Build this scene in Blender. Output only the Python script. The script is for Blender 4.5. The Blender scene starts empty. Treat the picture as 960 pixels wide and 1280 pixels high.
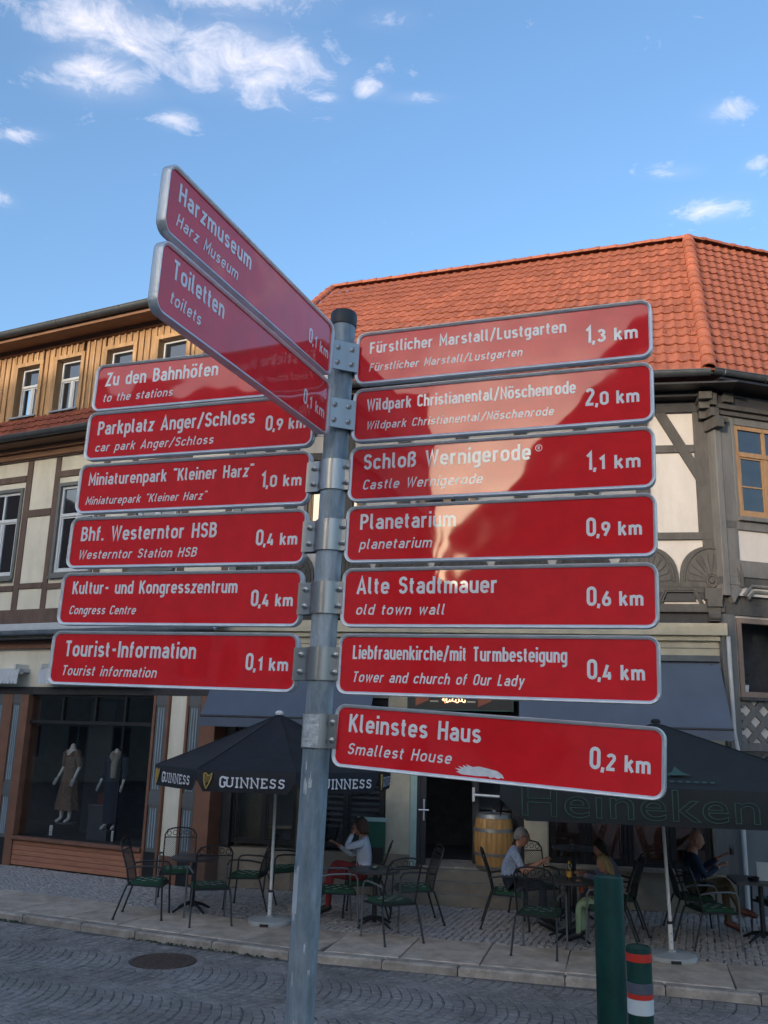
import bpy, bmesh, math, random
from mathutils import Vector, Matrix
random.seed(7)
SC = bpy.context.scene
COL = SC.collection
R = math.radians
# ------------------------------------------------------------------ camera
PITCH = math.atan(276/1130.0); ROLL = R(1.6)
fw = Vector((0, math.cos(PITCH), math.sin(PITCH)))
up0 = Vector((0, -math.sin(PITCH), math.cos(PITCH))); rt0 = Vector((1, 0, 0))
rt = rt0*math.cos(ROLL) + up0*math.sin(ROLL)
upv = up0*math.cos(ROLL) - rt0*math.sin(ROLL)
cd = bpy.data.cameras.new('camera'); cam = bpy.data.objects.new('camera', cd); COL.objects.link(cam)
cm = Matrix((rt, upv, -fw)).transposed().to_4x4(); cm.translation = Vector((0, 0, 2.45)); cam.matrix_world = cm
cd.sensor_width = 36; cd.sensor_fit = 'AUTO'; cd.lens = 36*1130/1280.0; cd.clip_end = 3000; cd.clip_start = 0.05
SC.camera = cam
SC.render.resolution_x = 768; SC.render.resolution_y = 1024
SC.view_settings.view_transform = 'Standard'; SC.view_settings.look = 'None'
SC.view_settings.exposure = 1.95; SC.view_settings.gamma = 1
# ------------------------------------------------------------------ sun and sky
SUN_AZ = 213.0; SUN_EL = 7.0          # azimuth clockwise from +Y
sd = Vector((math.sin(R(SUN_AZ))*math.cos(R(SUN_EL)), math.cos(R(SUN_AZ))*math.cos(R(SUN_EL)), math.sin(R(SUN_EL))))
sl = bpy.data.lights.new('sun', 'SUN'); sl.energy = 0.80; sl.angle = R(0.55); sl.color = (1.0, 0.84, 0.68)
so = bpy.data.objects.new('sun', sl); COL.objects.link(so)
so.rotation_euler = sd.to_track_quat('Z', 'Y').to_euler(); so.location = (0, 0, 60)
W = bpy.data.worlds.new('World'); SC.world = W; W.use_nodes = True
nt = W.node_tree; nt.nodes.clear(); N = nt.nodes; LK = nt.links
def nn(t, **k):
    n = N.new(t)
    for a_, v in k.items(): setattr(n, a_, v)
    return n
def mth(op, a, b=None, clamp=False):
    n = N.new('ShaderNodeMath'); n.operation = op; n.use_clamp = clamp
    for i, v in enumerate((a, b)):
        if v is None: continue
        if isinstance(v, (int, float)): n.inputs[i].default_value = v
        else: LK.new(v, n.inputs[i])
    return n.outputs[0]
sky = nn('ShaderNodeTexSky', sky_type='NISHITA', sun_disc=False)
sky.sun_elevation = R(SUN_EL); sky.sun_rotation = R(SUN_AZ); sky.altitude = 300
sky.air_density = 1.0; sky.dust_density = 5.0; sky.ozone_density = 2.7
bg = nn('ShaderNodeBackground'); bg.inputs[1].default_value = 0.14
wo = nn('ShaderNodeOutputWorld')
tc = nn('ShaderNodeTexCoord'); sep = nn('ShaderNodeSeparateXYZ'); LK.new(tc.outputs['Generated'], sep.inputs[0])
zc = mth('MAXIMUM', sep.outputs[2], 0.03)
cx = mth('DIVIDE', sep.outputs[0], zc); cy = mth('DIVIDE', sep.outputs[1], zc)   # cloud layer at unit height
comb = nn('ShaderNodeCombineXYZ'); LK.new(cx, comb.inputs[0]); LK.new(cy, comb.inputs[1])
no1 = nn('ShaderNodeTexNoise'); no1.inputs['Scale'].default_value = 13.0; no1.inputs['Detail'].default_value = 12; no1.inputs['Roughness'].default_value = 0.66; no1.inputs['Distortion'].default_value = 0.5
LK.new(comb.outputs[0], no1.inputs['Vector'])
mask = None
# cloud banks: centre x, y on the layer, half sizes along / across, rotation, weight
CLOUDS = [(-0.41, 1.13, 0.14, 0.09, 0.169, 1.0), (-0.242, 1.194, 0.169, 0.097, 0.173, 1.0), (-0.463, 1.232, 0.103, 0.067, -0.04, 1.0), (-0.116, 1.268, 0.039, 0.019, -0.041, 0.8), (-0.044, 1.243, 0.032, 0.028, -0.04, 0.85), (-0.369, 1.334, 0.041, 0.03, -0.042, 0.85), (-0.662, 1.385, 0.057, 0.024, -0.043, 0.8), (0.618, 1.556, 0.076, 0.047, -0.05, 0.85), (0.644, 1.41, 0.028, 0.03, -0.046, 0.7), (0.543, 1.276, 0.051, 0.038, -0.042, 0.55), (-0.02, 1.1, 0.058, 0.028, -0.036, 0.6), (-0.769, 1.577, 0.032, 0.043, -0.048, 0.75), (0.033, 1.262, 0.065, 0.019, -0.041, 0.55), (0.504, 1.44, 0.057, 0.03, -0.046, 0.5), (-0.272, 1.031, 0.176, 0.089, 0.154, 0.9), (-0.856, 1.187, 0.138, 0.105, 0.186, 0.9), (1.5, 1.2, 0.35, 0.12, 0.2, 0.8), (-1.8, 0.6, 0.4, 0.15, -0.3, 0.9), (0.3, -0.8, 0.5, 0.15, 0.4, 0.9), (-1.5, -1.6, 0.5, 0.2, 0.1, 0.9)]
for (x0, y0, ra, rb, ang, wgt) in CLOUDS:
    dx = mth('SUBTRACT', cx, x0); dy = mth('SUBTRACT', cy, y0)
    ca, sa = math.cos(ang), math.sin(ang)
    pa = mth('DIVIDE', mth('ADD', mth('MULTIPLY', dx, ca), mth('MULTIPLY', dy, sa)), ra)
    pb = mth('DIVIDE', mth('SUBTRACT', mth('MULTIPLY', dy, ca), mth('MULTIPLY', dx, sa)), rb)
    d2 = mth('ADD', mth('MULTIPLY', pa, pa), mth('MULTIPLY', pb, pb))
    g = mth('MULTIPLY', mth('EXPONENT', mth('MULTIPLY', d2, -1.0)), wgt)
    mask = g if mask is None else mth('MAXIMUM', mask, g)
cl = mth('MULTIPLY', mth('SUBTRACT', mth('ADD', no1.outputs[0], mth('MULTIPLY', mask, 0.42)), 0.65), 2.4, True)
no2 = nn('ShaderNodeTexNoise'); no2.inputs['Scale'].default_value = 5.0; no2.inputs['Detail'].default_value = 8; no2.inputs['Roughness'].default_value = .6; LK.new(comb.outputs[0], no2.inputs['Vector'])
veil = mth('MULTIPLY', mth('MULTIPLY', mask, mask), mth('MULTIPLY', mth('SUBTRACT', no2.outputs[0], .28), 1.5, True))
cl = mth('MAXIMUM', cl, mth('MULTIPLY', veil, .75))
cl = mth('MULTIPLY', cl, mth('MULTIPLY', mth('SUBTRACT', sep.outputs[2], 0.10), 6.0, True))
mixc = nn('ShaderNodeMix', data_type='RGBA'); LK.new(mth('MULTIPLY', cl, 0.85), mixc.inputs[0]); LK.new(sky.outputs[0], mixc.inputs[6]); mixc.inputs[7].default_value = (2.25, 2.15, 2.3, 1)
LK.new(mixc.outputs[2], bg.inputs[0]); LK.new(bg.outputs[0], wo.inputs[0])

# ------------------------------------------------------------------ materials
MATS = {}
def mat(name, col, rough=0.6, metal=0.0, var=0.15, scale=6.0, bump=0.0, bscale=40.0, coat=0.0, spec=0.5, rnd=0.0, stretch=(1, 1, 1), col2=None, emit=0.0, coat_rough=0.05, thr=None, dirt=0.0, dscale=1.2, dst=(1, 1, .25)):
    m = bpy.data.materials.new(name); m.use_nodes = True; t = m.node_tree; b = t.nodes['Principled BSDF']
    b.inputs['Roughness'].default_value = rough; b.inputs['Metallic'].default_value = metal
    b.inputs['Coat Weight'].default_value = coat; b.inputs['Coat Roughness'].default_value = coat_rough
    b.inputs['Specular IOR Level'].default_value = spec
    c = t.nodes.new('ShaderNodeTexCoord'); mp = t.nodes.new('ShaderNodeMapping'); mp.inputs['Scale'].default_value = stretch
    t.links.new(c.outputs['Object'], mp.inputs[0])
    n = t.nodes.new('ShaderNodeTexNoise'); n.inputs['Scale'].default_value = scale; n.inputs['Detail'].default_value = 6; n.inputs['Roughness'].default_value = 0.6
    oi = t.nodes.new('ShaderNodeObjectInfo')
    off = t.nodes.new('ShaderNodeVectorMath'); off.operation = 'ADD'
    t.links.new(mp.outputs[0], off.inputs[0])
    if rnd > 0: 
        sc_ = t.nodes.new('ShaderNodeVectorMath'); sc_.operation = 'SCALE'; sc_.inputs[3].default_value = 20
        cb = t.nodes.new('ShaderNodeCombineXYZ'); t.links.new(oi.outputs['Random'], cb.inputs[0]); t.links.new(cb.outputs[0], sc_.inputs[0]); t.links.new(sc_.outputs[0], off.inputs[1])
    t.links.new(off.outputs[0], n.inputs['Vector'])
    r = t.nodes.new('ShaderNodeValToRGB'); t.links.new(n.outputs[0], r.inputs[0])
    c2 = col2 if col2 else tuple(min(1, v*(1+var)) for v in col)
    c1 = col if col2 else tuple(v*(1-var) for v in col)
    lo, hi = thr if thr else (0.3, 0.7)
    r.color_ramp.elements[0].position = lo; r.color_ramp.elements[1].position = hi
    r.color_ramp.elements[0].color = (*c1, 1); r.color_ramp.elements[1].color = (*c2, 1)
    out = r.outputs[0]
    if rnd > 0:
        h = t.nodes.new('ShaderNodeHueSaturation'); t.links.new(out, h.inputs['Color'])
        mr = t.nodes.new('ShaderNodeMapRange'); mr.inputs['To Min'].default_value = 1-rnd; mr.inputs['To Max'].default_value = 1+rnd
        t.links.new(oi.outputs['Random'], mr.inputs[0]); t.links.new(mr.outputs[0], h.inputs['Value'])
        out = h.outputs[0]
    if dirt > 0:
        m2 = t.nodes.new('ShaderNodeMapping'); m2.inputs['Scale'].default_value = dst; t.links.new(c.outputs['Object'], m2.inputs[0])
        n3 = t.nodes.new('ShaderNodeTexNoise'); n3.inputs['Scale'].default_value = dscale; n3.inputs['Detail'].default_value = 8; n3.inputs['Roughness'].default_value = 0.7; t.links.new(m2.outputs[0], n3.inputs['Vector'])
        r3 = t.nodes.new('ShaderNodeValToRGB'); r3.color_ramp.elements[0].position = .36; r3.color_ramp.elements[1].position = .58
        r3.color_ramp.elements[0].color = (1-dirt, 1-dirt*1.05, 1-dirt*1.15, 1); r3.color_ramp.elements[1].color = (1, 1, 1, 1); t.links.new(n3.outputs[0], r3.inputs[0])
        mx_ = t.nodes.new('ShaderNodeMix'); mx_.data_type = 'RGBA'; mx_.blend_type = 'MULTIPLY'; mx_.inputs[0].default_value = 1; t.links.new(out, mx_.inputs[6]); t.links.new(r3.outputs[0], mx_.inputs[7]); out = mx_.outputs[2]
    t.links.new(out, b.inputs['Base Color'])
    if emit > 0:
        b.inputs['Emission Color'].default_value = (*col, 1); b.inputs['Emission Strength'].default_value = emit
    if bump > 0:
        n2 = t.nodes.new('ShaderNodeTexNoise'); n2.inputs['Scale'].default_value = bscale; n2.inputs['Detail'].default_value = 5
        t.links.new(off.outputs[0], n2.inputs['Vector'])
        bp = t.nodes.new('ShaderNodeBump'); bp.inputs['Strength'].default_value = bump; bp.inputs['Distance'].default_value = 0.02
        t.links.new(n2.outputs[0], bp.inputs['Height']); t.links.new(bp.outputs[0], b.inputs['Normal'])
    MATS[name] = m; return m
def glass(name, tint=(0.88, 0.89, 0.90), ior=1.5):
    m = bpy.data.materials.new(name); m.use_nodes = True; t = m.node_tree; t.nodes.clear()
    o = t.nodes.new('ShaderNodeOutputMaterial'); mx = t.nodes.new('ShaderNodeMixShader'); fr = t.nodes.new('ShaderNodeFresnel'); fr.inputs[0].default_value = ior
    tr = t.nodes.new('ShaderNodeBsdfTransparent'); tr.inputs[0].default_value = (*tint, 1); gl = t.nodes.new('ShaderNodeBsdfGlossy'); gl.inputs['Roughness'].default_value = 0.02
    ge = t.nodes.new('ShaderNodeNewGeometry'); io = t.nodes.new('ShaderNodeMapRange'); io.inputs['To Min'].default_value = ior; io.inputs['To Max'].default_value = 1/ior
    t.links.new(ge.outputs['Backfacing'], io.inputs[0]); t.links.new(io.outputs[0], fr.inputs[0])   # same reflectance from both sides of a thin sheet
    t.links.new(fr.outputs[0], mx.inputs[0]); t.links.new(tr.outputs[0], mx.inputs[1]); t.links.new(gl.outputs[0], mx.inputs[2]); t.links.new(mx.outputs[0], o.inputs[0])
    return m
M_red = mat('sign_red', (0.86, 0.012, 0.020), 0.5, var=0.05, scale=9, coat=0.9, spec=0.15, coat_rough=0.04, dirt=.10, dscale=14, dst=(1, 1, 1))
M_red.node_tree.nodes['Principled BSDF'].inputs['Coat IOR'].default_value = 1.52
# sign sheets are very slightly wavy
def wavy(m, s, st, d):
    t = m.node_tree; b = t.nodes['Principled BSDF']; c = t.nodes.new('ShaderNodeTexCoord'); n = t.nodes.new('ShaderNodeTexNoise'); n.inputs['Scale'].default_value = s; n.inputs['Detail'].default_value = 1
    t.links.new(c.outputs['Object'], n.inputs['Vector']); bp = t.nodes.new('ShaderNodeBump'); bp.inputs['Strength'].default_value = st; bp.inputs['Distance'].default_value = d
    t.links.new(n.outputs[0], bp.inputs['Height']); t.links.new(bp.outputs[0], b.inputs['Coat Normal']); t.links.new(bp.outputs[0], b.inputs['Normal'])
wavy(M_red, 5.0, 1.0, 0.0035)
M_letter = mat('sign_white', (0.92, 0.88, 0.87), 0.45, var=0.03, scale=20, coat=0.9, coat_rough=.03)
M_alu = mat('aluminium', (0.66, 0.67, 0.68), 0.38, metal=0.45, var=0.10, scale=14, bump=0.12, bscale=90)
M_steel = mat('stainless_steel', (0.42, 0.42, 0.42), 0.34, metal=0.85, var=0.15, scale=18, stretch=(1, 1, .2))
M_galv = mat('galvanised_steel', (0.24, 0.30, 0.35), 0.5, metal=0.2, scale=9, dirt=.4, dscale=16, col2=(0.52, 0.56, 0.59), bump=0.25, bscale=60, stretch=(1, 1, .35), thr=(.38, .68))
M_galv2 = mat('scratched_zinc', (0.42, 0.42, 0.41), 0.5, metal=0.3, scale=40, col2=(0.72, 0.72, 0.70), bump=0.3, bscale=90)
M_cap = mat('pole_cap_grey', (0.035, 0.038, 0.042), 0.5, var=0.2)
M_sticker = mat('paper_sticker', (0.50, 0.52, 0.53), 0.7, var=0.15, scale=20)
M_graff = mat('grey_paint_smear', (0.78, 0.76, 0.76), 0.5, var=0.12, scale=60)
M_cob = mat('basalt_cobble', (0.245, 0.215, 0.198), 0.62, dirt=.3, dscale=.8, dst=(1,1,1), var=0.28, scale=5, bump=0.5, bscale=50, rnd=0.15)
M_joint = mat('joint_sand', (0.125, 0.115, 0.11), 0.95, var=0.3, scale=3, bump=0.6, bscale=120)
M_moss = mat('joint_moss', (0.035, 0.05, 0.02), 0.95, var=0.4, scale=12)
M_slab = mat('granite_slab', (0.55, 0.44, 0.355), 0.75, dirt=.3, dscale=4, dst=(1,1,1), var=0.2, scale=3, bump=0.35, bscale=60, rnd=0.13)
M_kerb = mat('granite_kerb', (0.40, 0.335, 0.28), 0.8, dirt=.35, dscale=5, dst=(1,1,1), var=0.25, scale=4, bump=0.5, bscale=40, rnd=0.15)
M_mosaic = mat('mosaic_cobble', (0.30, 0.27, 0.255), 0.75, var=0.3, scale=9, bump=0.5, bscale=60, rnd=.2)
M_iron = mat('rusty_iron', (0.115, 0.078, 0.06), 0.7, metal=0.3, var=0.4, scale=20, bump=0.5, bscale=70)
M_tile = mat('terracotta_tile', (0.36, 0.110, 0.060), 0.75, var=0.14, scale=3.5, bump=0.2, bscale=30, rnd=0.17, dirt=.30, dscale=9, dst=(1, 1, 1))
M_tile2 = mat('dark_clay_tile', (0.22, 0.060, 0.035), 0.75, var=0.25, scale=4, bump=0.3, bscale=30, rnd=0.22)
M_pine = mat('larch_board', (0.31, 0.175, 0.08), 0.7, scale=3, col2=(0.50, 0.32, 0.17), dirt=.25, dscale=2.5, stretch=(8, 8, .7), bump=0.3, bscale=20, rnd=0.14)
M_soff = mat('stained_soffit', (0.20, 0.10, 0.055), 0.65, var=0.2, scale=3, stretch=(1, 6, 6))
M_gut = mat('zinc_gutter', (0.085, 0.095, 0.105), 0.45, metal=0.5, var=0.2, scale=5)
M_gut2 = mat('light_zinc_gutter', (0.22, 0.26, 0.31), 0.45, metal=0.4, var=0.2, scale=5)
M_cream = mat('cream_render', (0.72, 0.67, 0.56), 0.9, dirt=.16, dscale=1.6, var=0.07, scale=2.0, bump=0.25, bscale=40)
M_white = mat('white_render', (0.49, 0.46, 0.435), 0.9, dirt=.14, dscale=1.8, var=0.05, scale=2.0, bump=0.2, bscale=40)
M_brown = mat('brown_timber', (0.12, 0.075, 0.058), 0.7, var=0.22, scale=3, bump=0.4, bscale=30, stretch=(3, 3, 1), rnd=.08)
M_grey = mat('grey_timber', (0.062, 0.058, 0.054), 0.72, var=0.25, scale=3, bump=0.45, bscale=30, stretch=(3, 3, 1), rnd=.10)
M_lgrey = mat('light_grey_timber', (0.125, 0.122, 0.118), 0.7, var=0.2, scale=3, bump=0.4, bscale=30, stretch=(3, 3, .6), rnd=.06)
M_dkgrey = mat('dark_timber', (0.030, 0.030, 0.034), 0.7, var=0.3, scale=4, bump=0.3, bscale=30)
M_pilas = mat('slate_grey_paint', (0.105, 0.11, 0.115), 0.6, var=0.12, scale=4)
M_flute = mat('pale_blue_paint', (0.24, 0.30, 0.34), 0.6, var=0.1, scale=4)
M_plank = mat('reddish_plank', (0.36, 0.15, 0.085), 0.6, var=0.2, scale=3, stretch=(1, 8, 8), bump=0.2, bscale=20, rnd=.08)
M_frame = mat('brown_shop_frame', (0.19, 0.085, 0.052), 0.55, var=0.18, scale=4)
M_wframe = mat('white_window_frame', (0.62, 0.64, 0.66), 0.4, var=0.05, scale=4)
M_bayf = mat('brown_bay_window_frame', (0.20, 0.145, 0.115), 0.6, var=.15)
M_oak = mat('oak_window_frame', (0.30, 0.175, 0.085), 0.5, var=0.2, scale=4, stretch=(4, 4, 1))
M_casing = mat('grey_window_casing', (0.13, 0.135, 0.13), 0.6, var=0.1, scale=4)
M_black = mat('blackish_frame', (0.012, 0.012, 0.015), 0.45, var=0.3)
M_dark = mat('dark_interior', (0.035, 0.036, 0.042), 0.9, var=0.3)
M_darkw = mat('dark_wood_interior', (0.13, 0.055, 0.04), 0.8, var=0.4, scale=2)
M_pane = mat('reflecting_pane', (0.018, 0.022, 0.028), 0.04, var=0.3, coat=1.0, spec=1.0, coat_rough=.01)
wavy(M_pane, 1.5, .5, .01)
M_glass = glass('shop_glass')
M_sand = mat('sandstone', (0.43, 0.385, 0.29), 0.85, var=0.2, scale=2.5, bump=0.3, bscale=40)
M_stone = mat('grey_sandstone_plinth', (0.24, 0.205, 0.16), 0.85, var=0.25, scale=3, bump=0.4, bscale=40, rnd=.1)
M_awn = mat('blue_grey_awning', (0.085, 0.105, 0.145), 0.8, var=0.07, scale=3, stretch=(1, 1, .3))
M_wawn = mat('white_awning', (0.50, 0.52, 0.55), 0.7, var=0.08, scale=5)
M_canvas = mat('navy_black_canvas', (0.010, 0.011, 0.017), 0.75, var=0.2, scale=3, bump=0.6, bscale=3.5, dirt=.3, dscale=3)
M_canvas2 = mat('dark_green_canvas', (0.007, 0.011, 0.014), 0.75, var=0.2, scale=3, bump=0.6, bscale=3.5, dirt=.3, dscale=3)
M_gold = mat('gold_print', (0.42, 0.28, 0.07), 0.5, var=0.15)
M_outl = mat('faint_green_print', (0.030, 0.085, 0.07), 0.7, var=0.1)
M_wprint = mat('white_print', (0.62, 0.62, 0.66), 0.6, var=0.05)
M_floor = mat('pale_shop_floor', (0.12, 0.115, 0.11), 0.6, var=0.1)
M_wpole = mat('white_pole_paint', (0.62, 0.61, 0.60), 0.45, var=0.08)
M_base = mat('concrete_base', (0.36, 0.37, 0.37), 0.85, var=0.15, scale=6, bump=0.3, bscale=50)
M_chair = mat('anthracite_metal', (0.022, 0.024, 0.028), 0.45, metal=0.3, var=0.2)
M_silver = mat('grey_tube', (0.16, 0.17, 0.18), 0.4, metal=0.5, var=0.1)
M_cush = mat('green_cushion', (0.014, 0.062, 0.032), 0.9, var=0.2, scale=10, bump=.3)
M_cushp = mat('pale_cushion_print', (0.24, 0.30, 0.24), 0.9, var=0.3, scale=40)
M_table = mat('dark_table_top', (0.05, 0.052, 0.057), 0.4, var=0.2, scale=8)
M_green = mat('bottle_green_paint', (0.002, 0.046, 0.034), 0.5, dirt=.5, dscale=7, dst=(1,1,.5), var=0.15, scale=6, bump=0.12, bscale=25, spec=.25)
M_rband = mat('red_reflective', (0.62, 0.035, 0.02), 0.4, var=0.06)
M_wband = mat('white_reflective', (0.68, 0.68, 0.66), 0.4, var=0.06)
M_gband = mat('grey_band', (0.10, 0.10, 0.12), 0.5, var=0.1)
M_barrel = mat('barrel_oak', (0.50, 0.27, 0.09), 0.6, var=0.2, scale=3, stretch=(5, 5, .6), rnd=.12)
M_hoop = mat('barrel_hoop', (0.28, 0.28, 0.27), 0.45, metal=0.6, var=0.15)
M_skin = mat('skin', (0.42, 0.21, 0.15), 0.55, var=0.06, scale=10)
M_bluew = mat('navy_jacket_cloth', (0.012, 0.022, 0.06), 0.85, var=0.2, scale=8, bump=0.9, bscale=9)
M_shirt = mat('pale_blue_checked_shirt', (0.17, 0.22, 0.33), 0.9, scale=45, col2=(0.36, 0.42, 0.54), bump=0.9, bscale=9)
M_wshirt = mat('white_blouse_cloth', (0.50, 0.55, 0.66), 0.9, var=0.08, scale=10, bump=0.9, bscale=9)
M_lilac = mat('lilac_grey_shirt', (0.16, 0.16, 0.24), 0.9, var=0.15, scale=10, bump=0.9, bscale=9)
M_rtrous = mat('red_trousers', (0.21, 0.025, 0.03), 0.9, var=0.15, scale=10, bump=0.9, bscale=9)
M_jeans = mat('dark_jeans', (0.018, 0.022, 0.035), 0.9, var=0.2, scale=10, bump=0.9, bscale=9)
M_khaki = mat('olive_brown_trousers', (0.10, 0.075, 0.045), 0.9, var=0.2, scale=10, bump=0.9, bscale=9)
M_gtrous = mat('grey_trousers', (0.12, 0.115, 0.13), 0.9, var=0.2, scale=10, bump=0.9, bscale=9)
M_lime = mat('pale_green_cloth', (0.27, 0.36, 0.22), 0.9, var=0.1, scale=10, bump=0.9, bscale=9)
M_blueshirt = mat('bright_blue_shirt', (0.03, 0.08, 0.42), 0.85, var=0.15, scale=10)
M_hairg = mat('grey_hair', (0.17, 0.165, 0.16), 0.8, var=0.2, scale=40, bump=.4)
M_hairb = mat('dark_brown_hair', (0.025, 0.014, 0.010), 0.7, var=0.3, scale=40, bump=.4)
M_hairbl = mat('blond_hair', (0.34, 0.24, 0.11), 0.7, var=0.25, scale=30, bump=.5, stretch=(3, 3, .5))
M_hairr = mat('auburn_hair', (0.075, 0.038, 0.024), 0.7, var=0.25, scale=30, bump=.4)
M_shoe = mat('brown_leather', (0.10, 0.028, 0.016), 0.5, var=0.2)
M_shoeb = mat('black_leather', (0.012, 0.012, 0.013), 0.5, var=0.2)
M_manq = mat('mannequin_white', (0.62, 0.60, 0.57), 0.5, var=0.04)
M_dress = mat('brown_dress', (0.17, 0.11, 0.075), 0.9, scale=60, var=0.5, thr=(.45, .6))
M_scarf = mat('beige_scarf', (0.28, 0.25, 0.19), 0.9, scale=60, var=0.4)
M_navyc = mat('navy_coat', (0.02, 0.025, 0.04), 0.9, var=0.2)
M_beer = mat('amber_bottle', (0.07, 0.025, 0.006), 0.15, var=0.2, coat=.6)
M_yel = mat('yellow_label', (0.52, 0.26, 0.02), 0.5, var=0.1)
M_cup = mat('orange_cup', (0.38, 0.08, 0.03), 0.5, var=0.1)
M_clear = glass('drinking_glass', (.85, .87, .88))
M_paper = mat('white_paper', (0.66, 0.66, 0.64), 0.7, var=0.03)
M_greenp = mat('green_board', (0.008, 0.08, 0.05), 0.6, var=0.2)
M_mint = mat('pale_mint_paint', (0.30, 0.42, 0.38), 0.6, var=0.1)
M_neon = mat('lit_orange_neon', (1.0, 0.25, 0.08), 0.5, emit=.6)
M_neonw = mat('lit_white_neon', (1.0, 0.55, 0.28), 0.5, emit=.8)
M_flag = mat('rust_flag', (0.28, 0.075, 0.04), 0.6, var=0.15)
M_plant = mat('plant_leaf', (0.035, 0.075, 0.02), 0.6, var=0.3)
M_blind = mat('grey_slats', (0.06, 0.065, 0.075), 0.6, var=0.15)
M_olive = mat('olive_panel', (0.085, 0.075, 0.045), 0.7, var=0.2)
M_pipe = mat('white_downpipe', (0.50, 0.50, 0.50), 0.5, var=0.07)
M_gpipe = mat('dark_downpipe', (0.045, 0.05, 0.06), 0.5, var=0.2)
M_far = mat('opposite_render', (0.50, 0.44, 0.36), 0.9, var=0.1)
M_farroof = mat('opposite_roof_tile', (0.16, 0.05, 0.03), 0.8, var=0.2)
M_slate = mat('opposite_slate', (0.05, 0.052, 0.06), 0.7, var=0.2)

# ------------------------------------------------------------------ mesh helpers
class MB:
    def __init__(s): s.v = []; s.f = []; s.m = []
    def add(s, vs, fs, mi=0, T=None):
        o = len(s.v)
        s.v += [tuple(T @ Vector(p)) if T else tuple(p) for p in vs]
        s.f += [tuple(i+o for i in f) for f in fs]; s.m += [mi]*len(fs); return s
    def box(s, x0, x1, y0, y1, z0, z1, mi=0, T=None):
        if x0 > x1: x0, x1 = x1, x0
        if y0 > y1: y0, y1 = y1, y0
        if z0 > z1: z0, z1 = z1, z0
        v = [(x0,y0,z0),(x1,y0,z0),(x1,y1,z0),(x0,y1,z0),(x0,y0,z1),(x1,y0,z1),(x1,y1,z1),(x0,y1,z1)]
        return s.add(v, [(3,2,1,0),(4,5,6,7),(0,1,5,4),(1,2,6,5),(2,3,7,6),(3,0,4,7)], mi, T)
    def cbox(s, x0, x1, y0, y1, z0, z1, c=.01, mi=0, T=None):
        # box with its long street-side edges bevelled (section in x-y chamfered at the front)
        p = [(x0, y1), (x0, y0+c), (x0+c, y0), (x1-c, y0), (x1, y0+c), (x1, y1)]
        return s.prism([(a, b) for a, b in p], z0, z1, mi, T)
    def prism(s, poly, z0, z1, mi=0, T=None):
        n = len(poly); v = [(x, y, z0) for x, y in poly] + [(x, y, z1) for x, y in poly]
        f = [tuple(range(n-1, -1, -1)), tuple(range(n, 2*n))] + [(i, (i+1) % n, n+(i+1) % n, n+i) for i in range(n)]
        return s.add(v, f, mi, T)
    def prismy(s, poly, y0, y1, mi=0, T=None):
        # polygon given in x,z (counter-clockwise seen from -y), extruded along y
        n = len(poly); v = [(x, y0, z) for x, z in poly] + [(x, y1, z) for x, z in poly]
        f = [tuple(range(n)), tuple(range(2*n-1, n-1, -1))] + [(i, n+i, n+(i+1) % n, (i+1) % n) for i in range(n)]
        return s.add(v, f, mi, T)
    def bar(s, p, q, w, y0, y1, mi=0):
        # straight timber in the x,z plane from p to q, width w, between depths y0,y1
        p = Vector(p); q = Vector(q); d = (q-p).normalized(); n = Vector((-d.y, d.x))*w/2
        return s.prismy([tuple(p-n), tuple(q-n), tuple(q+n), tuple(p+n)], y0, y1, mi)
    def tube(s, pts, r, n=8, mi=0, closed=False, cap=True, T=None):
        pts = [Vector(p) for p in pts]; rs = r if isinstance(r, (list, tuple)) else [r]*len(pts)
        m = len(pts); vs = []; ref = None
        for i, p in enumerate(pts):
            if closed: d = (pts[(i+1) % m]-pts[i-1])
            else: d = (pts[min(i+1, m-1)]-pts[max(i-1, 0)])
            d.normalize()
            if ref is None:
                ref = Vector((0, 0, 1)) if abs(d.z) < .9 else Vector((1, 0, 0))
                ref = (ref - d*ref.dot(d)).normalized()
            else:
                ref = ref - d*ref.dot(d)
                ref = ref.normalized() if ref.length > 1e-5 else d.orthogonal().normalized()
            b = d.cross(ref)
            for k in range(n):
                a = 2*math.pi*k/n; vs.append(p + (ref*math.cos(a)+b*math.sin(a))*rs[i])
        f = []
        for i in range(m if closed else m-1):
            j = (i+1) % m
            for k in range(n): f.append((i*n+k, i*n+(k+1) % n, j*n+(k+1) % n, j*n+k))
        if cap and not closed: f.append(tuple(range(n-1, -1, -1))); f.append(tuple((m-1)*n+k for k in range(n)))
        return s.add([tuple(v) for v in vs], f, mi, T)
    def lathe(s, prof, n=24, mi=0, T=None, cap=True, sx=1, sy=1):
        vs = []; f = []; m = len(prof)
        for r, z in prof:
            for k in range(n): a = 2*math.pi*k/n; vs.append((r*sx*math.cos(a), r*sy*math.sin(a), z))
        for i in range(m-1):
            for k in range(n): f.append((i*n+k, i*n+(k+1) % n, (i+1)*n+(k+1) % n, (i+1)*n+k))
        if cap: f.append(tuple(range(n-1, -1, -1))); f.append(tuple((m-1)*n+k for k in range(n)))
        return s.add(vs, f, mi, T)
    def mesh(s, name, mats, smooth=False, sharp=35):
        me = bpy.data.meshes.new(name); me.from_pydata(s.v, [], s.f)
        for m in (mats if isinstance(mats, (list, tuple)) else [mats]): me.materials.append(m)
        if isinstance(mats, (list, tuple)): me.polygons.foreach_set('material_index', s.m)
        if smooth:
            me.polygons.foreach_set('use_smooth', [True]*len(me.polygons)); me.set_sharp_from_angle(angle=R(sharp))
        me.validate(); me.update(); return me
    def build(s, name, mats, parent=None, smooth=False, loc=None, kind=None, label=None, sharp=35):
        return link(name, s.mesh(name, mats, smooth, sharp), parent, loc, kind, label)
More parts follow.
